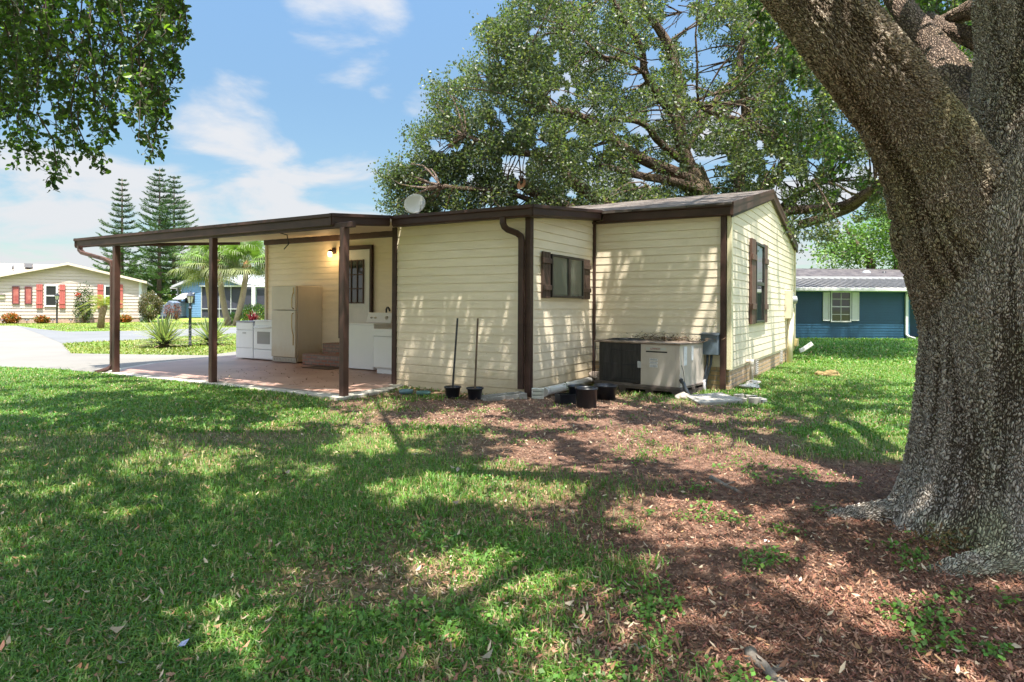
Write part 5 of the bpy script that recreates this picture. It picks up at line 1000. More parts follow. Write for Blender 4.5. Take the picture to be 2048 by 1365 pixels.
# higher limbs behind the fork and overhead boughs
limb('limb', [Vector((3.32, 4.1, 2.6)), at(1960, 218, 4.6), at(1905, 148, 5.0), at(1868, 95, 5.5), at(1800, 10, 6.2), at(1750, -80, 7)], [.16, .14, .13, .12, .10, .09], M['barkfar'], oak, nseg=40, step=.04)
limb('limb', [at(2040, 0, 4.6), at(1948, 18, 5.6), at(1880, 48, 6.4), at(1830, 62, 7.4), at(1800, 60, 8)], [.10, .085, .07, .05, .03], M['barkfar'], oak, nseg=24, step=.05)
limb('limb', [at(2020, 110, 4.8), at(1938, 72, 5.6), at(1890, 55, 6.0), at(1860, 30, 6.6)], [.10, .08, .06, .04], M['barkfar'], oak, nseg=24, step=.05)
over = []
def bough(pts, rad):
    limb('limb', pts, rad, M['barkfar'], oak, nseg=16, step=.12); 
    for a, b_ in zip(pts[:-1], pts[1:]):
        for t_ in np.linspace(0, 1, 6): over.append(tuple(Vector(a).lerp(Vector(b_), t_)))
e0 = at(1400, -330, 3.6)
bough([e0, (-.4, 3.6, 4.9), (-2.2, 4.2, 5.6), (-4.0, 5.2, 6.1), (-5.4, 6.0, 6.4)], [.18, .11, .07, .05, .03])
bough([(-2.2, 4.2, 5.6), (-3.4, 5.2, 5.3), (-4.4, 6.0, 4.95)], [.05, .035, .02])
bough([(-.4, 3.6, 4.9), (-1.0, 5.6, 6.2), (-1.6, 7.8, 7.2), (-1.5, 9.2, 7.6)], [.06, .035, .02, .01])
bough([e0, (.6, 1.8, 5.0), (-.6, .2, 5.8), (-2.4, -1.5, 6.5)], [.12, .08, .05, .03])
bough([Vector((3.0, 4.46, 5.6)), (2.2, 6.2, 7.4), (1.6, 8.0, 8.6)], [.22, .10, .04])
bough([Vector((3.0, 4.46, 5.6)), (4.4, 5.6, 7.0), (5.6, 7.2, 8.2)], [.2, .09, .03])
bough([(2.2, 6.2, 7.4), (3.6, 9.6, 8.4), (4.6, 12, 8.8)], [.08, .05, .02])
bough([Vector((3.36, 3.75, 3.2)), (4.6, 2.4, 5.0), (6.4, 1.4, 6.2)], [.2, .12, .05])
# wanted light on the ground (sun flecks), used only to thin the crown along the sun's path
litf = field([(0,750,.95),(200,765,.7),(100,790,.45),(300,800,.2),(500,810,.1),(0,850,.3),(130,840,.4),(250,870,.4),(430,935,.95),(430,885,.1),(430,985,.04),(340,945,.25),(540,925,.1),(350,1010,.04),(520,1000,.04),(450,1200,.03),(600,1240,.03),(250,1330,.03),(700,1060,.04),(850,1250,.04),(850,900,.15),(300,905,.25),(150,1000,.02),(0,1100,.02),(600,880,.2),(650,825,.55),(700,850,.5),(750,875,.6),(900,835,.6),
 (860,965,.7),(930,945,.75),(1000,860,.45),(1000,985,.75),(1100,850,.3),(1330,885,.92),(1420,905,.8),(1200,830,.4),(1250,960,.25),(1550,860,.5),(1640,925,.85),(1450,870,.35),(1720,875,.97),(1650,760,.75),(1780,780,.6),(1650,700,.5),(1600,820,.3),(1750,830,.4),
 (1600,960,.35),(1700,1000,.06),(1390,1065,.8),(1450,1150,.1),(1300,1150,.05),(950,1150,.93),(900,1050,.03),(1100,1060,.08),(500,1100,.03),(250,1200,.08),(500,1330,.2),(700,1300,.05),(1200,1250,.02),(1720,1190,.4),(1900,1300,.03),(1500,1300,.03),(300,1100,.1),(700,1180,.05),(600,1000,.03),(100,950,.03),(750,950,.1),
 (-12,16,.98),(-6,12.5,.5),(-3,10.6,.25),(-1,10.4,.10),(-1.6,9.9,.1),(0,9.6,.1),(.8,10.6,.10),(1.2,11.4,.10),(2.2,11.6,.12),(1.8,12.4,.12),(3.0,11.2,.12),(2.4,10.9,.1),(3.8,11.0,.45),(4.2,12.6,.5),(5,14.5,.65),(6.2,17,.7),(-4,13,.8),(-7,17,1),(8,14,.7),(9,9,.7),(1,14,.6),(12,20,.8)])
def sun_thin(P):
    k = P[:, 2] / -LDIR.z; gx = P[:, 0] + LDIR.x * k; gy = P[:, 1] + LDIR.y * k
    f = litf(gx, gy); nzv = fbm(gx * 1.0, gy * 1.3, .46, 3); nzv = np.clip((nzv - .5) * 1.9 + .5, 0, 1)
    lit = nzv < f * 1.1 + .07; return (~lit) | (rng.random(len(P)) < .03)
TL = [(-80, -60), (372, -60), (372, 15), (382, 62), (384, 85), (352, 100), (368, 155), (356, 200), (345, 230), (340, 290), (325, 318), (285, 328), (272, 300), (262, 262), (240, 262), (246, 300), (238, 350), (205, 352), (180, 330), (172, 300), (158, 322), (150, 385), (115, 388), (72, 382), (88, 352), (62, 318), (46, 366), (12, 345), (-80, 340)]
RB = [(1535, 40), (1575, 70), (1640, 190), (1665, 250), (1725, 350), (1735, 410), (1705, 420), (1668, 400), (1640, 330), (1600, 310), (1560, 290), (1545, 215), (1530, 150), (1500, 80), (1480, -30), (1540, -30)]
RC = [(1730, -60), (1975, -60), (1960, 60), (1945, 190), (1930, 170), (1890, 165), (1850, 130), (1800, 75), (1760, 20)]
def vis_ok(P, polys=None):
    polys = (TL, RB, RC) if polys is None else polys
    u, v = proj_np(P); front = P[:, 1] > .1; inside = front & (u > -25) & (u < 2073) & (v > -14)
    ok = ~inside; 
    for poly in polys: ok |= inside & inpoly(u, v, poly)
    return ok
# overhead crown
cs_, tries = [], 0
while len(cs_) < 1080 and tries < 120000:
    tries += 1; x = random.uniform(-8.8, 7.2); y = random.uniform(-1.6, 12); lo = max(4.6, 1.75 + .55 * y); z = random.uniform(lo, lo + 3.2)
    if y > 11 and x < -3: continue
    c = np.array([[x, y, z]])
    if y > .1:
        u, v = proj_np(c)
        if v[0] > -60 and -60 < u[0] < 2100: continue
    cs_.append((x, y, z))
cs_ = np.array(cs_); NL = 170
P = np.repeat(cs_, NL, axis=0) + np.clip(rng.normal(size=(len(cs_) * NL, 3)), -2, 2) * np.array([.36, .36, .22])
P = P[vis_ok(P, ())]; P = P[sun_thin(P)]
crown = cloud('crown', oak, M['leaf'], P, .140, jitter_cols(len(P), (.085, .170, .035), .3), elong=1.8, up=.6)
mbx = MB(); branch_net(mbx, over, [tuple(c) for c in cs_[::3]], .05, .008, n=4)
# keep branch pieces out of the open sky: drop faces that show where the photo has none
def build_filtered(mb, name, m, parent):
    V = np.array(mb.v); ok = vis_ok(V); fs = [f for f in mb.f if all(ok[i] for i in f)]; mb.f = fs; mb.sm = [True] * len(fs); return mb.build(name, m, parent)
build_filtered(mbx, 'branches', M['barkfar'], oak)
# hanging sprays at the top left
tw = MB(); PL = []
def spray(px0, py0, px1, py1, Y0, Y1, dens=12, r=.006, size=1):
    a, b_ = np.array(at(px0, py0, Y0)), np.array(at(px1, py1, Y1)); L = np.linalg.norm(b_ - a); n_ = max(6, int(L / .10)); pts = []
    off = rng.normal(size=3) * .12 * L
    for t_ in np.linspace(0, 1, n_): pts.append(a + (b_ - a) * t_ + off * math.sin(t_ * math.pi) + rng.normal(size=3) * .012)
    tw.tube([Vector(p) for p in pts], [r * (1 - .6 * t_) for t_ in np.linspace(0, 1, n_)], 4, cap=False)
    for i, p in enumerate(pts[1:]):
        for k in range(2):
            if random.random() < .85:
                d = rng.normal(size=3); d[2] -= .6; d /= np.linalg.norm(d); ln = random.uniform(.06, .2); e = p + d * ln; tw.tube([Vector(p), Vector(p + d * ln * .5 + rng.normal(size=3) * .01), Vector(e)], [.0025, .002, .0015], 3, cap=False)
                for q in np.linspace(.35, 1.05, dens // 2): PL.append(p + d * ln * q + rng.normal(size=3) * .012 * size)
for i in range(175):
    x0_ = random.uniform(-60, 372)
    for tr_ in range(30):
        x1_ = x0_ + random.uniform(-60, 60); y1_ = random.uniform(-10, 385)
        if inpoly(np.array([x1_]), np.array([y1_]), TL)[0] and random.random() > .1: break
    Y0 = random.uniform(4.8, 7.4); spray(x0_, max(-60, y1_ - random.uniform(90, 220)), x1_, y1_, Y0, Y0 + random.uniform(-.3, .3))
for poly, cnt, ya, yb in ((RB, 26, 6, 8.5), (RC, 75, 6.5, 10)):
    xs_ = [p[0] for p in poly]; ys_ = [p[1] for p in poly]; c_ = 0
    while c_ < cnt:
        x1_, y1_ = random.uniform(min(xs_), max(xs_)), random.uniform(min(ys_), max(ys_))
        if not inpoly(np.array([x1_]), np.array([y1_]), poly)[0]: continue
        c_ += 1; Y0 = random.uniform(ya, yb); spray(x1_ + random.uniform(-30, 30), y1_ - random.uniform(40, 90), x1_, y1_, Y0, Y0, dens=12)
PL = np.array(PL); PL = PL[vis_ok(PL)]
cloud('hanging_leaves', oak, M['leaf'], PL, .056, jitter_cols(len(PL), (.052, .095, .026), .4, (.20, .32, .05), .10), elong=1.75, up=.3, droop=.4, fn=leaves6)
build_filtered(tw, 'twigs', mat('twig bark', (.07, .05, .04), .9), oak)
# ------------------------------------------------------------------ big oak behind the house
bo = thing('oak_tree', 'broad oak with many bare crooked limbs rising behind the cream home', 'tree')
YO = 20.0
def pxl(lst, Ys): return [at(x, y, Yv) for (x, y), Yv in zip(lst, Ys)]
roots_ = []
def blimb(lst, Ys, rad, name='limb', m=None):
    pts = pxl(lst, Ys); limb(name, pts, rad, m or M['barkfar'], bo, nseg=18, step=.12, wob=.05)
    for a, b_ in zip(pts[:-1], pts[1:]):
        for t_ in np.linspace(0, 1, 5): roots_.append(tuple(a.lerp(b_, t_)))
limb('trunk', [at(1400, 400, YO) + Vector((0, 0, -(at(1400, 400, YO).z) - .1)), at(1400, 500, YO), at(1398, 400, YO), at(1385, 340, YO)], [.6, .48, .42, .34], M['barkfar'], bo, nseg=40, step=.1)
L19 = lambda n, a=20, b=20: list(np.linspace(a, b, n))
blimb([(1385, 345), (1373, 320), (1361, 273), (1358, 219), (1354, 156), (1338, 94), (1315, 55), (1283, 8), (1265, -60), (1240, -160)], L19(10, 20, 18.5), [.24, .22, .20, .18, .16, .14, .12, .10, .08, .05])
blimb([(1402, 400), (1393, 372), (1346, 344), (1287, 320), (1237, 289), (1197, 254), (1143, 227), (1080, 215), (1010, 190)], L19(9, 20, 17.5), [.26, .22, .19, .16, .15, .13, .11, .08, .04])
blimb([(1260, 450), (1215, 412), (1166, 379), (1135, 352), (1112, 320), (1065, 309), (1000, 300), (930, 270)], L19(8, 19, 17.5), [.24, .21, .18, .14, .12, .10, .07, .04])
blimb([(1180, 440), (1119, 408), (1072, 387), (1043, 369)], L19(4, 18.5, 17.2), [.20, .17, .16, .155])
# the sawn end
ce, cd = at(1043, 369, 17.2), (at(1043, 369, 17.2) - at(1072, 387, 17.6)).normalized(); mb = MB(); mb.tube([ce - cd * .01, ce + cd * .012], .15, 20); mb.build('sawn_end', mat('fresh sawn wood', (.50, .24, .12), .7, var=.15, vscale=8), bo)
blimb([(1072, 387), (1040, 375), (1006, 361)], L19(3, 17.6, 17.4), [.07, .065, .06])
blimb([(1060, 400), (1000, 382), (940, 378), (880, 372)], L19(4, 18, 17), [.08, .06, .05, .03])
blimb([(1361, 320), (1315, 281), (1295, 254), (1268, 242), (1220, 240)], L19(5, 19.8, 18), [.12, .11, .10, .08, .05])
blimb([(1358, 250), (1326, 203), (1291, 148), (1283, 102), (1252, 47), (1225, 0), (1200, -60)], L19(7, 20, 18), [.15, .14, .12, .11, .09, .07, .05])
blimb([(1291, 148), (1240, 120), (1200, 110), (1150, 60)], L19(4, 19, 18), [.07, .06, .05, .03])
blimb([(1400, 380), (1330, 360), (1280, 352), (1200, 330)], L19(4, 19.5, 18), [.17, .14, .11, .06])
blimb([(1450, 440), (1531, 374), (1575, 303), (1536, 264), (1448, 233), (1400, 215)], L19(6, 20, 17), [.17, .14, .12, .11, .09, .06])
blimb([(1478, 450), (1480, 330), (1492, 230), (1480, 120), (1500, 20), (1480, -60)], L19(6, 20.5, 22), [.2, .18, .15, .12, .09, .05])
blimb([(1500, 470), (1571, 426), (1640, 418), (1694, 409), (1751, 372), (1800, 340), (1870, 300)], L19(7, 19.5, 16), [.15, .14, .14, .13, .11, .09, .05])
blimb([(1600, 450), (1640, 438), (1700, 418), (1740, 392), (1790, 385)], L19(5, 20, 18), [.14, .15, .12, .09, .05])
blimb([(1540, 440), (1590, 395), (1625, 375), (1660, 360)], L19(4, 22, 23), [.15, .16, .10, .06])
blimb([(1373, 300), (1440, 190), (1480, 150), (1560, 90)], L19(4, 20, 21), [.10, .09, .07, .04])
blimb([(1358, 219), (1395, 200), (1430, 188)], L19(3, 19.6, 19), [.05, .045, .04])
OC = [(1075, -340), (1060, -150), (1040, -60), (1032, 25), (975, 50), (968, 90), (945, 120), (905, 158), (868, 166), (872, 205), (862, 245), (828, 268), (834, 318), (800, 330), (768, 345), (790, 372), (766, 392), (800, 430), (900, 470), (1200, 500), (1500, 500), (1570, 505), (1600, 495), (1628, 500), (1650, 472), (1700, 455), (1760, 440), (1880, 400), (2000, 300), (2050, -100), (1900, -340)]
cl = []
while len(cl) < 4200:
    x_, y_ = random.uniform(760, 2050), random.uniform(-330, 500)
    if not inpoly(np.array([x_]), np.array([y_]), OC)[0]: continue
    if fbm(np.array([x_]), np.array([y_]), 95, 9)[0] < .30 + .08 * random.random(): continue
    if 1150 < x_ < 1500 and y_ < 420 and random.random() < .24: continue
    if x_ > 1580 and y_ > 400 and random.random() < .5: continue
    if y_ < 0 and random.random() < .5: continue
    dl = min(1, max(.15, (x_ - 760) / 350)); Yv = YO + random.uniform(-4.2, 4.5) * dl - 1.0
    if 1110 < x_ < 1760 and y_ < 440 and random.random() < .62: Yv = YO + random.uniform(.8, 5)
    cl.append(tuple(at(x_, y_, Yv)))
cl = np.array(cl); NLb = 135
P = np.repeat(cl, NLb, axis=0) + np.clip(rng.normal(size=(len(cl) * NLb, 3)), -2.1, 2.1) * np.array([.24, .24, .17])
u, v = proj_np(P); 
hole = fbm(u, v, 34, 21) < .36
P = P[~hole]
cc = jitter_cols(len(P), (.070, .092, .045), .45, (.15, .16, .075), .12)
cloud('crown', bo, M['leaf'], P, .092, cc, elong=1.9, up=.35)
mb = MB(); e1 = branch_net(mb, roots_, [tuple(c) for c in cl[::4]], .07, .012, n=5); e2 = branch_net(mb, roots_ + e1, [tuple(c) for c in cl[1::4]], .04, .01, n=4); mb.build('branches', M['barkfar'], bo)
# small pale tree beyond the dark blue house
def simple_tree(name, label, base, trunk_pts, crown_poly, Y, n, leafsz, col, dY=2.0, nl=60, sg=.35, thr=.40, m=None, alt=None):
    t_ = thing(name, label, 'tree'); rr = []
    for k, (lst, rad) in enumerate(trunk_pts):
        pts = [at(x, y, Y) for x, y in lst]
        if k == 0: pts[0] = Vector((pts[0].x, pts[0].y, float(tz(pts[0].x, Y))))
        limb('trunk' if k == 0 else 'limb', pts, rad, M['barkfar'], t_, nseg=14, step=.15, wob=.04)
        for a, b_ in zip(pts[:-1], pts[1:]):
            for q in np.linspace(0, 1, 5): rr.append(tuple(a.lerp(b_, q)))
    xs_ = [p[0] for p in crown_poly]; ys_ = [p[1] for p in crown_poly]; c = []
    while len(c) < n:
        x_, y_ = random.uniform(min(xs_), max(xs_)), random.uniform(min(ys_), max(ys_))
        if inpoly(np.array([x_]), np.array([y_]), crown_poly)[0] and fbm(np.array([x_]), np.array([y_]), 40, 31)[0] > thr: c.append(tuple(at(x_, y_, Y + random.uniform(-dY, dY))))
    c = np.array(c); P = np.repeat(c, nl, axis=0) + np.clip(rng.normal(size=(n * nl, 3)), -2, 2) * sg
    cloud('crown', t_, m or M['leaf2'], P, leafsz, jitter_cols(len(P), col, .35, alt, .1), elong=1.8); mb = MB(); branch_net(mb, rr, [tuple(x) for x in c[::2]], .05, .012, n=4); mb.build('branches', M['barkfar'], t_); return t_
simple_tree('small_tree', 'airy pale green tree with slanting limbs beyond the dark blue house', None,
    [([(1750, 600), (1742, 535), (1722, 500), (1700, 470), (1690, 450)], [.28, .25, .2, .13, .08]), ([(1722, 500), (1690, 512), (1655, 505)], [.1, .07, .03]), ([(1796, 560), (1794, 500), (1788, 430), (1780, 380)], [.2, .18, .15, .1])],
    [(1625, 492), (1640, 480), (1680, 478), (1690, 455), (1720, 440), (1800, 400), (1870, 400), (1870, 540), (1800, 545), (1720, 525), (1660, 530), (1640, 515)], 38, 150, .20, (.16, .28, .05), dY=2.5, nl=75, sg=.36, thr=.36)
# ------------------------------------------------------------------ Norfolk pines
def pine(label, px, ytop, ybase, Y, rmax, seed):
    rs = np.random.default_rng(seed); t_ = thing('norfolk_pine', label, 'tree', (at(px, 600, Y).x, Y, float(tz(-30, Y))), 0, 'norfolk pines beyond the white house'); g = t_.location.z
    H_ = at(px, ytop, Y).z - g; mb = MB(); mb.tube([(0, 0, -.2), (0.02, 0, H_ * .5), (0, 0, H_)], [.24, .13, .02], 10); mb.build('trunk', mat('pine bark ' + str(seed), (.12, .085, .065), .9, var=.3), t_)
    PV = []; C_ = []; br = MB(); z = 1.2
    while z < H_ - .1:
        f = (H_ - z) / H_; L = rmax * min(1, .10 + 1.35 * f) * (.85 + .3 * rs.random()); nb = 6 if f > .06 else 4; a0 = rs.random() * 6.28
        for k in range(nb):
            if rs.random() < .10: continue
            a = a0 + k * 2 * math.pi / nb + rs.normal() * .08; Lk = L * (.68 + .45 * rs.random()); rise = .10 + .22 * (1 - f)
            ca, sa = math.cos(a), math.sin(a); pts = []
            for t_2 in np.linspace(0, 1, 6): pts.append(np.array([ca * Lk * t_2, sa * Lk * t_2, z + Lk * (rise * t_2 + .30 * t_2 ** 3 - .16 * t_2)]))
            br.tube([Vector(p) for p in pts], [.035 * f + .01, .03 * f + .008, .02, .015, .01, .006], 4, cap=False)
            ns = max(4, int(Lk / .13))
            for j in range(ns):
                tt = .15 + .85 * j / ns; p = pts[0] + (pts[-1] - pts[0]) * tt; p[2] = z + Lk * (rise * tt + .30 * tt ** 3 - .16 * tt)
                bl = min(.55, .16 + .22 * Lk) * (1.1 - .65 * tt)
                for s_ in (-1, 1):
                    d = np.array([ca * .65 - s_ * sa * .76, sa * .65 + s_ * ca * .76, .28 + .1 * rs.normal()])
                    for q in np.linspace(.1, 1, 4): PV.append((p + d * bl * q, d)); 
        z += .46 + .22 * f
    PVp = np.array([a for a, b_ in PV]); PD = np.array([b_ for a, b_ in PV]); n = len(PVp); rep = 2
    PVp = np.repeat(PVp, rep, 0); PD = np.repeat(PD, rep, 0) + rs.normal(size=(n * rep, 3)) * .35; PD /= np.linalg.norm(PD, axis=1)[:, None]; w = np.cross(PD, rs.normal(size=PD.shape)); w /= np.linalg.norm(w, axis=1)[:, None]; s = .16; hw = .024
    V = np.empty((n * rep, 4, 3)); V[:, 0] = PVp - w * hw; V[:, 1] = PVp + PD * s * .9 - w * hw * .7; V[:, 2] = PVp + PD * s * .9 + w * hw * .7; V[:, 3] = PVp + w * hw
    cz = np.clip(1 - PVp[:, 2] / H_, 0, 1)[:, None]; c = jitter_cols(n * rep, (.045, .11, .03), .35) * (1 - cz) + jitter_cols(n * rep, (.09, .19, .02), .4) * cz
    npmesh('foliage', V.reshape(-1, 3), np.arange(4 * n * rep).reshape(-1, 4), M['needle'], t_, np.repeat(np.clip(c, 0, 1), 4, 0)); br.build('branches', mat('pine limb ' + str(seed), (.09, .065, .05), .9), t_)
pine('tallest Norfolk pine of the three, in the middle', 318, 335, 620, 58, 3.1, 1)
pine('slender Norfolk pine, leftmost of the three', 243, 357, 620, 60, 2.5, 2)
pine('Norfolk pine on the right of the three, half hidden by the middle one', 347, 352, 620, 62, 3.3, 3)
# ------------------------------------------------------------------ palms
def fanpalm(label, path, Y, seed, nf=26):
    rs = np.random.default_rng(seed); pts = [at(x, y, Y) for x, y in path]; b0 = pts[0].copy(); b0.z = float(tz(-18, Y)) - .05; pts[0] = b0; t_ = thing('fan_palm', label, 'palm tree', b0, 0, 'fan palms in front of the pale blue house')
    loc = [p - b0 for p in pts]; mb = MB(); mb.tube(loc, np.linspace(.20, .15, len(loc)), 14)
    mb.build('trunk', mat('palm trunk ' + str(seed), (.30, .21, .155), .9, color2=(.42, .33, .26), vscale=7, stretch=(1, 1, 5), bump=.6), t_); top = loc[-1]
    mb = MB(); mb.lathe([(.15, -.5), (.22, -.35), (.26, -.1), (.2, .15), (.0, .3)], top, 12); mb.build('boots', mat('palm boots ' + str(seed), (.22, .11, .04), .9, var=.4, vscale=12, bump=.8), t_)
    V = []; Cc = []; pet = MB()
    for k in range(nf):
        az = k * 2.39996 + rs.normal() * .2; el = math.radians(75 - 105 * (k / nf) + rs.normal() * 6); pl_ = 1.05 + .3 * rs.random(); d = np.array([math.cos(az) * math.cos(el), math.sin(az) * math.cos(el), math.sin(el)])
        base = np.array(top) + np.array([0, 0, .1]); hub = base + d * pl_; hub[2] -= .12 * pl_ * math.cos(el); pet.tube([Vector(base), Vector((base + hub) / 2 + np.array([0, 0, .05])), Vector(hub)], [.02, .014, .01], 4, cap=False)
        side = np.cross(d, [0, 0, 1]); side /= np.linalg.norm(side) + 1e-6; nrm = np.cross(side, d); nbl = 40
        for j in range(nbl):
            fa = (j / (nbl - 1) - .5) * math.radians(300); dd = d * math.cos(fa) + side * math.sin(fa); Lb = (1.15 + .2 * rs.random()) * (1 - .25 * abs(fa) / 2.6); p0_ = hub; p1_ = hub + dd * Lb * .55 + nrm * .03; dn = .35 + .3 * rs.random()
            p2_ = hub + dd * Lb * .80 + np.array([0, 0, -dn * .35]); p3_ = hub + dd * Lb * .92 + np.array([0, 0, -dn]); wv = np.cross(dd, nrm) * .028
            V += [p0_ - wv * .3, p1_ - wv, p1_ + wv, p0_ + wv * .3, p1_ - wv, p2_ - wv * .6, p2_ + wv * .6, p1_ + wv, p2_ - wv * .6, p3_ - wv * .1, p3_ + wv * .1, p2_ + wv * .6]
            base_c = np.array((.17, .27, .06)) if k < nf * .75 else np.array((.22, .24, .09)); c = base_c * (.7 + .7 * rs.random()); Cc += [c] * 4 + [c * 1.25] * 4 + [np.array((.34, .36, .20)) * (.7 + .5 * rs.random())] * 4
    V = np.array(V); npmesh('fronds', V, np.arange(len(V)).reshape(-1, 4), M['leaf2'], t_, np.clip(np.array(Cc), 0, 1)); pet.build('petioles', mat('petiole ' + str(seed), (.16, .20, .05), .5), t_)
fanpalm('fan palm leaning left, with the thinner trunk, of the crossing pair', [(458, 648), (450, 622), (444, 590), (440, 555), (437, 528)], 41, 4)
fanpalm('fan palm leaning right, of the crossing pair', [(470, 648), (479, 622), (486, 590), (491, 556), (494, 530)], 40, 5)
fanpalm('fan palm crown behind the middle carport post, left of the pair', [(425, 640), (420, 600), (414, 560), (411, 535)], 43, 6)
# sago palm
def sago(label, base, top, nf, L, seed):
    rs = np.random.default_rng(seed); t_ = thing('pygmy_palm', label, 'palm', base); b = Vector(base); tp = Vector(top) - b; mb = MB(); mb.tube([(0, 0, -.05), tp * .5 + Vector((-.03, 0, 0)), tp], [.19, .16, .19], 14)
    mb.build('trunk', mat('fibrous trunk', (.16, .10, .06), .95, color2=(.28, .20, .13), vscale=12, bump=1, bscale=30), t_); V = []; Cc = []
    for k in range(nf):
        az = k * 2.39996; el = math.radians(70 - 75 * k / nf); d = np.array([math.cos(az), math.sin(az), 0.]); side = np.array([-d[1], d[0], 0]); pts = []
        for t2 in np.linspace(0, 1, 12): r_ = L * (t2 * math.cos(el) + .12 * t2 ** 2 * math.sin(el)); h = L * (math.sin(el) * t2 - .55 * t2 ** 2.2); pts.append(np.array(tp) + d * r_ + np.array([0, 0, h]))
        for i in range(1, 12):
            for sg_ in (-1, 1):
                for q in (0, .5):
                    p = pts[i - 1] * (1 - q) + pts[i] * q; ll = .26 * math.sin(min(1, i / 12 + .15) * math.pi * .9) + .06; dd = side * sg_ * .8 + d * .5 + np.array([0, 0, -.12]); w = (pts[i] - pts[i - 1]); w = w / np.linalg.norm(w) * .012
                    V += [p - w, p + dd * ll * .9 - w * .5, p + dd * ll, p + w]; c = np.array((.34, .38, .03)) * (.6 + .7 * rs.random()); Cc += [c] * 4
    V = np.array(V); npmesh('fronds', V, np.arange(len(V)).reshape(-1, 4), M['leaf2'], t_, np.clip(np.array(Cc), 0, 1))
g_ = gnd(201, 657); sago('short leaning palm with yellow green fronds in front of the white house', g_, at(208, 611, g_.y), 30, 1.45, 3)
# agaves
def agave(label, pos, R0, n, seed, h=1.0):
    rs = np.random.default_rng(seed); t_ = thing('agave', label, 'agave', pos, 0, 'variegated agaves by the driveway'); V = []; Cc = []
    for k in range(n):
        az = k * 2.39996; el = math.radians(82 - 84 * (k / n) ** .8 + rs.normal() * 3); d = np.array([math.cos(az) * math.cos(el), math.sin(az) * math.cos(el), math.sin(el) * h]); s = np.array([-math.sin(az), math.cos(az), 0]); nn = np.cross(d, s); L = R0 * (.8 + .3 * rs.random())
        ws = [.028, .038, .034, .022, .002]; ts = [0, .3, .6, .82, 1]; base = np.array([0, 0, .08 + .12 * rs.random()])
        P_ = [base + d * L * t2 + np.array([0, 0, -.10 * L * t2 * t2 * math.cos(el)]) for t2 in ts]
        for i in range(4):
            for a, b_, pale in ((-1, -.55, 1), (-.55, .55, 0), (.55, 1, 1)):
                V += [P_[i] + s * ws[i] * a + nn * abs(a) * -.01, P_[i + 1] + s * ws[i + 1] * a + nn * abs(a) * -.01, P_[i + 1] + s * ws[i + 1] * b_ + nn * abs(b_) * -.01, P_[i] + s * ws[i] * b_ + nn * abs(b_) * -.01]
                c = np.array((.42, .42, .22)) if pale else np.array((.16, .24, .11)); c = c * (.75 + .5 * rs.random())
                if k > n * .86: c = np.array((.22, .15, .09))
                Cc += [c] * 4
    V = np.array(V); npmesh('leaves', V, np.arange(len(V)).reshape(-1, 4), M['leaf2'], t_, np.clip(np.array(Cc), 0, 1)); mb = MB(); mb.lathe([(.14, -.02), (.16, .06), (.08, .2), (0, .22)], (0, 0, 0), 12); mb.build('heart', mat('agave heart' + str(seed), (.13, .10, .06), .9, var=.3), t_); return t_
agave('spiky variegated agave left of the slender dark lamp post', gnd(328, 696), .92, 120, 1, 1.0)
agave('spiky variegated agave behind the middle carport post', gnd(423, 691), .90, 95, 2, 1.0)
# shrubs
def bush(name, label, pos, r, n, size, col, alt=None, frac=0, cat='shrub', group=None, stems=True, elong=1.8, lump=.25, base=.0):
    t_ = thing(name, label, cat, pos, 0, group); d = rng.normal(size=(n, 3)); d /= np.linalg.norm(d, axis=1)[:, None]; az = np.arctan2(d[:, 1], d[:, 0]); rad = (.55 + .45 * rng.random(n) ** .5) * (1 + lump * np.sin(az * 3 + d[:, 2] * 4) * .5 + lump * (fbm(az * 3, d[:, 2] * 5, 1, int(r[0] * 100) % 50) - .5))
    P = d * rad[:, None] * np.array(r); P[:, 2] += r[2] + base; P = P[P[:, 2] > .02]
    cloud('foliage', t_, M['leaf2'], P, size, jitter_cols(len(P), col, .4, alt, frac), elong=elong, up=.5)
    mb = MB()
    for k in range(9): a = k * 2.4; mb.tube([(.05 * math.cos(a), .05 * math.sin(a), -.02), (r[0] * .3 * math.cos(a), r[1] * .3 * math.sin(a), r[2] * .7 + base * .5), (r[0] * .6 * math.cos(a), r[1] * .6 * math.sin(a), r[2] * 1.2 + base)], [.025, .018, .01], 5, cap=False)
    mb.build('stems', M['twig'], t_); return t_
gz_ = lambda x, y: float(tz(x, y))
def bpos(px, Y): x = at(px, 600, Y).x; return (x, Y, gz_(x, Y))
bush('hedge_bush', 'big rounded olive brown bush at the right corner of the white house', bpos(300, 45.5), (.78, .7, 1.02), 5200, .10, (.13, .13, .05), (.28, .20, .12), .3, base=.12)
hb = bush('hibiscus', 'sparse tall hibiscus shrub with a red bloom before the white house wall', WF(169, .7), (.72, .4, 1.28), 1700, .12, (.06, .11, .03), (.12, .17, .06), .2, lump=.5)
for dx, dz in ((-.1, 2.05), (-.05, 1.95), (.02, 2.02), (-.02, 1.7)):
    pass
P = np.array([-.12, -.50, 1.98]) + rng.normal(size=(50, 3)) * .06; cloud('bloom', hb, M['leaf2'], P, .10, jitter_cols(50, (.65, .07, .04), .2), elong=1.2)
P = np.array([.1, -.42, .45]) + rng.normal(size=(20, 3)) * .04
for px_, w_, lab in ((22, .55, 'largest orange croton bush at the left end of the white house bed'), (84, .40, 'orange croton bush under the red shuttered window'), (250, .40, 'orange croton bush right of the left carport post')):
    bush('croton', lab, WF(px_, .7), (w_, .4, w_ * .62), 1100, .12, (.50, .16, .03), (.12, .16, .03), .35, group='orange crotons along the white house', elong=1.7)
bush('green_shrub', 'small round bright green shrub between the palm trunks', bpos(464, 43), (.5, .5, .40), 1500, .09, (.14, .30, .03), (.3, .4, .05), .3)
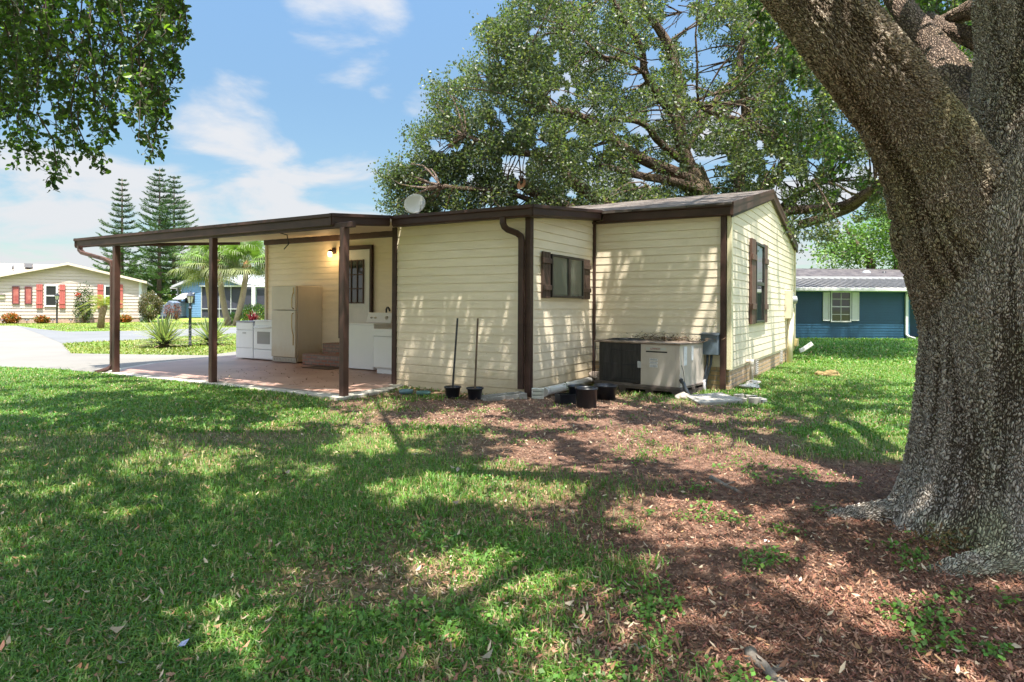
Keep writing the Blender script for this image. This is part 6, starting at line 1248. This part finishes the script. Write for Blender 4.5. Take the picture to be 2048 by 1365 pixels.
bush('green_shrub', 'large bright green shrub with yellowish tips beside the home corner', bpos(512, 40), (.90, .8, .68), 4200, .09, (.15, .30, .04), (.42, .42, .10), .25)
tp_ = thing('ti_plant', 'dark red strap leaved plant in front of the large green shrub', 'plant', bpos(506, 37.5)); V = []; Cc = []
for k in range(75):
    az = k * 2.4; el = math.radians(80 - 70 * (k / 75)); b0 = np.array([.12 * math.cos(k), .12 * math.sin(k), .15 + .35 * random.random()]); d = np.array([math.cos(az) * math.cos(el), math.sin(az) * math.cos(el), math.sin(el)]); s = np.array([-math.sin(az), math.cos(az), 0]) * .035; L = .55 + .2 * random.random(); m_ = b0 + d * L * .6; e = b0 + d * L + np.array([0, 0, -.15])
    V += [b0 - s * .4, m_ - s, m_ + s, b0 + s * .4, m_ - s, e - s * .1, e + s * .1, m_ + s]; c = np.array((.20, .015, .03)) * (.6 + .9 * random.random()); Cc += [c] * 8
V = np.array(V); npmesh('leaves', V, np.arange(len(V)).reshape(-1, 4), M['leaf2'], tp_, np.array(Cc))
for px_, lab in ((337, 'dark red leaved plant left of the two beside the covered boat'), (353, 'dark red leaved plant right of the two beside the covered boat')):
    bush('red_plant', lab, bpos(px_, 48.5), (.3, .3, .62), 420, .12, (.18, .05, .03), (.3, .1, .05), .3, group='red plants by the covered boat', elong=2.5)
bush('green_shrub', 'pale yellow green shrub glimpsed beyond the covered boat', bpos(333, 66), (1.3, .8, .9), 1500, .2, (.22, .30, .05), (.4, .42, .08), .3)
# far tree line: reads as one mass
n = 42000; X_t = rng.uniform(-95, 90, n); base_h = 2.6 + 3.2 * fbm(X_t, X_t * 0, 7, 12) ; Z_t = rng.random(n) ** .8 * base_h * np.where(X_t > -5, .75, 1.0); Yt = 92 + rng.normal(size=n) * 1.5
P = np.stack([X_t, Yt, Z_t + tz(X_t, Yt)], 1); o = cloud('distant_trees', None, M['leaf2'], P, .7, jitter_cols(n, (.06, .10, .035), .35), elong=1.5); tag(o, 'low far line of dark green trees on the horizon', 'trees', kind='stuff')
# ------------------------------------------------------------------ lawn blades, litter, mulch
def scatter(n, y0, y1, k=.9, marg=.9, pw=1.0):
    t_ = rng.random(n); y = (y0 ** (1 - pw) + t_ * (y1 ** (1 - pw) - y0 ** (1 - pw))) ** (1 / (1 - pw)) if pw != 1 else y0 * (y1 / y0) ** t_
    x = (rng.random(n) * 2 - 1) * (k * y + marg); return x, y
drive_np, street_np, patio_np = drive_poly, street_poly, [tuple(v) for v in patio_poly]
def open_ground(x, y):
    p, q = to_pq(x, y); ok = ~house_fp(p, q); ok &= ~inpoly(x, y, patio_np) & ~inpoly(x, y, drive_np) & ~inpoly(x, y, street_np)
    ok &= ((x - TC.x) ** 2 + (y - TC.y) ** 2) > .74 ** 2; return ok
gheight = lambda x, y: tz(x, y) + np.where((y < 14) & (y > -4), (fbm(x, y, .9, 5) - .5) * .035, 0) + np.exp(-((x - 2.8) ** 2 + (y - 3.6) ** 2) / 1.6) * .05
M['grass'] = leafmat('grass blade', .30, .5, .35)
def blades(n, y0, y1, hgt, wid, name, label, pw=1.0, dry=0.12):
    x, y = scatter(n, y0, y1, pw=pw); g = grassf(x, y); pat = fbm(x, y, .55, 7); g2_ = np.clip(1.25 * g - .25 + (pat - .5) * 1.3 * np.clip(1.15 - g, .2, .7), 0, 1); keep = (rng.random(n) < g2_ ** 1.5) & open_ground(x, y)
    x, y = x[keep], y[keep]; pat = pat[keep]; n = len(x); z = gheight(x, y) - .004; az = rng.random(n) * 2 * np.pi; lean = .25 + .75 * rng.random(n); h = hgt * (.45 + .75 * rng.random(n)) * (.7 + .6 * pat); w = wid * (.6 + .8 * rng.random(n))
    d = np.stack([np.cos(az), np.sin(az), 0 * az], 1); s = np.stack([-np.sin(az + rng.normal(size=n) * .5), np.cos(az), 0 * az], 1); B = np.stack([x, y, z], 1)
    m1 = B + d * (h * lean * .35)[:, None] + np.array([0, 0, 1.]) * (h * .6)[:, None]; m2 = B + d * (h * lean * 1.1)[:, None] + np.array([0, 0, 1.]) * (h * (1 - .5 * lean))[:, None]
    W_ = (s * w[:, None]) * .5; V = np.empty((n, 6, 3)); V[:, 0] = B - W_; V[:, 1] = B + W_; V[:, 2] = m1 + W_ * .8; V[:, 3] = m1 - W_ * .8; V[:, 4] = m2 + W_ * .12; V[:, 5] = m2 - W_ * .12
    i0 = np.arange(n)[:, None] * 6; Fq = np.concatenate([i0 + np.array([[0, 1, 2, 3]]), i0 + np.array([[3, 2, 4, 5]])], 1).reshape(-1, 4)
    c = jitter_cols(n, (.088, .195, .032), .4); k = rng.random(n) < .25; c[k] *= np.array([1.5, 1.15, 1.0]); far = (x < -6.5) & (y > 14); c[far] = jitter_cols(far.sum(), (.15, .185, .035), .35)
    dd = rng.random(n) < dry * (1.6 - grassf(x, y)); c[dd] = jitter_cols(dd.sum(), (.36, .30, .16), .3)
    tone = (.75 + .55 * fbm(x, y, 1.7, 14))[:, None]; c = np.clip(c * tone, 0, 1)
    o = npmesh(name, V.reshape(-1, 3), Fq, M['grass'], None, np.repeat(c, 6, 0)); return tag(o, label, 'grass', kind='stuff')
blades(330000, 1.5, 6.5, .058, .0065, 'near_grass', 'coarse green lawn blades in the shaded foreground', 1.3, .2)
blades(330000, 6.5, 15, .052, .012, 'lawn_grass', 'green lawn grass around the home and carport', .9)
blades(170000, 15, 48, .075, .03, 'far_grass', 'short sunny grass beyond the driveway and beside the dark blue house', .8)
# flat fragments: mulch chips and leaf litter
def flat(n, x, y, L, Wd, cols, tilt=.35, lift=.006, curl=.25, shape='leaf'):
    az = rng.random(n) * 2 * np.pi; tl = rng.normal(size=n) * tilt; d = np.stack([np.cos(az), np.sin(az), tl], 1); s = np.stack([-np.sin(az), np.cos(az), rng.normal(size=n) * tilt], 1)
    z = gheight(x, y) + lift * (.3 + 1.6 * rng.random(n)) + np.abs(tl) * L * .4; B = np.stack([x, y, z], 1); L_ = L[:, None]; w = Wd[:, None] * .5; cu = np.array([0, 0, 1.]) * (L * curl * rng.random(n))[:, None]
    V = np.empty((n, 6, 3)); a0, a1 = (.12, .3) if shape == 'leaf' else (.8, .75)
    V[:, 0] = B - d * L_ * .5 - s * w * a0 + cu; V[:, 1] = B - d * L_ * .5 + s * w * a0 + cu; V[:, 2] = B + s * w; V[:, 3] = B - s * w; V[:, 4] = B + d * L_ * .5 + s * w * a1 + cu; V[:, 5] = B + d * L_ * .5 - s * w * a1 + cu
    i0 = np.arange(n)[:, None] * 6; Fq = np.concatenate([i0 + np.array([[0, 1, 2, 3]]), i0 + np.array([[3, 2, 4, 5]])], 1).reshape(-1, 4); return V.reshape(-1, 3), Fq, np.repeat(cols, 6, 0)
M['litter'] = mat('dry leaf', (1, 1, 1), .75, attr='Col', spec=.2)
n = 480000; x, y = scatter(n, 1.5, 12.5, pw=1.25); g = grassf(x, y); pat = fbm(x, y, .5, 40); keep = (rng.random(n) < np.clip((1 - g) ** 1.2 * (.35 + 1.1 * pat), 0.02, 1)) & open_ground(x, y); x, y, g = x[keep], y[keep], g[keep]; n = len(x)
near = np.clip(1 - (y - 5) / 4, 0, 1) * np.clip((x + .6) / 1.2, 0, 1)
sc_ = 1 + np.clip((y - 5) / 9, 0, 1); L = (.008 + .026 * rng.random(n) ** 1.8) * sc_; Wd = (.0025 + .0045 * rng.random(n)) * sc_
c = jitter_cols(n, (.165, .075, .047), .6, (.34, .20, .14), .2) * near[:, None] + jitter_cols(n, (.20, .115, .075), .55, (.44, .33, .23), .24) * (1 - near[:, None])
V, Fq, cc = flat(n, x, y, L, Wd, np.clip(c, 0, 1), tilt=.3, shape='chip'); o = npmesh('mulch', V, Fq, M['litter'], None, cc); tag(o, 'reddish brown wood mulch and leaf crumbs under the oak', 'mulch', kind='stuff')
n = 55000; x, y = scatter(n, 1.5, 14, pw=1.2); g = grassf(x, y); keep = (rng.random(n) < np.clip(.20 + .50 * (1 - g) * np.clip(fbm(x, y, .8, 44) * 3 - 1.0, 0, 1) * np.where((x > .5) & (y < 5.5), .45, 1.1), 0, 1)) & open_ground(x, y); x, y, g = x[keep], y[keep], g[keep]; n = len(x)
L = (.014 + .024 * rng.random(n)) * (1 + .3 * np.clip((y - 5) / 8, 0, 1)); c = jitter_cols(n, (.27, .145, .085), .45, (.42, .33, .23), .22); V, Fq, cc = flat(n, x, y, L, L * .42, c, tilt=.35, lift=.018); o = npmesh('fallen_leaves', V, Fq, M['litter'], None, cc); tag(o, 'brown and tan oak leaves scattered over lawn and mulch', 'leaves', kind='stuff')
# big pale magnolia-like dead leaves, few and large
pts = [(915, 952), (905, 946), (920, 945), (235, 1282), (250, 1262), (245, 1345), (215, 1290), (1280, 1312), (975, 1340), (1245, 905), (1170, 868), (1030, 870), (1148, 857), (830, 917), (800, 940), (950, 865), (1650, 875), (1530, 862), (1560, 870), (1700, 842), (1810, 815), (1770, 848), (770, 942), (392, 812), (1660, 800), (1500, 865), (1020, 1110), (912, 1020), (1200, 880), (1310, 868), (1260, 850), (730, 1040), (990, 970), (1015, 975), (640, 955), (1480, 852), (1400, 985), (575, 960), (570, 962)]
gx = np.array([gnd(a, b).x for a, b in pts]); gy = np.array([gnd(a, b).y for a, b in pts]); n = len(pts); c = jitter_cols(n, (.27, .24, .18), .25); V, Fq, cc = flat(n, gx, gy, np.full(n, .048), np.full(n, .026), c, tilt=.35, lift=.03, curl=.35); o = npmesh('pale_leaves', V, Fq, M['litter'], None, cc); tag(o, 'large curled pale dead leaves scattered on the yard', 'leaves', kind='stuff')
# low weeds and clover
n = 15000; x, y = scatter(n, 1.5, 9, pw=1.3); g = grassf(x, y); pat = fbm(x, y, .35, 60); keep = (pat > .60) & (g < .8) & open_ground(x, y) & ((x > -1.2) | (g < .5)); x, y = x[keep], y[keep]; n = len(x); k = 7
P = np.stack([np.repeat(x, k) + rng.normal(size=n * k) * .03, np.repeat(y, k) + rng.normal(size=n * k) * .03, np.repeat(gheight(x, y), k) + .008 + rng.random(n * k) * .035], 1)
o = cloud('weeds', None, M['grass'], P, .022, jitter_cols(n * k, (.10, .20, .035), .35), elong=1.25, up=1.2); tag(o, 'small clover and weeds sprouting through the mulch', 'weeds', kind='stuff')
# leaf litter drifted on the patio and piled against walls
n = 160; q = rng.uniform(2.7, 6.5, n); p = rng.uniform(-1.3, 1.0, n); xx_ = C0.x + AV.x * p + BV.x * q; yy_ = C0.y + AV.y * p + BV.y * q; c = jitter_cols(n, (.20, .14, .09), .4)
V, Fq, cc = flat(n, xx_, yy_, np.full(n, .04) * (.6 + rng.random(n)), np.full(n, .018), c, tilt=.2, lift=.01); V[:, 2] += .04 - np.repeat(gheight(xx_, yy_), 6); o = npmesh('patio_leaves', V, Fq, M['litter'], None, cc); tag(o, 'few dry leaves lying on the painted patio', 'leaves', kind='stuff')
# dry brown fern tuft at the foot of the oak
n = 260; P = np.array(tuple(gnd(1895, 1120))) + rng.normal(size=(n, 3)) * np.array([.07, .04, .04]) + np.array([-.02, -.02, .10]); o = cloud('dry_fern', None, M['litter'], P, .035, jitter_cols(n, (.12, .075, .03), .4, (.07, .09, .03), .3), elong=4); tag(o, 'tuft of dry brown fern at the foot of the oak trunk', 'fern')
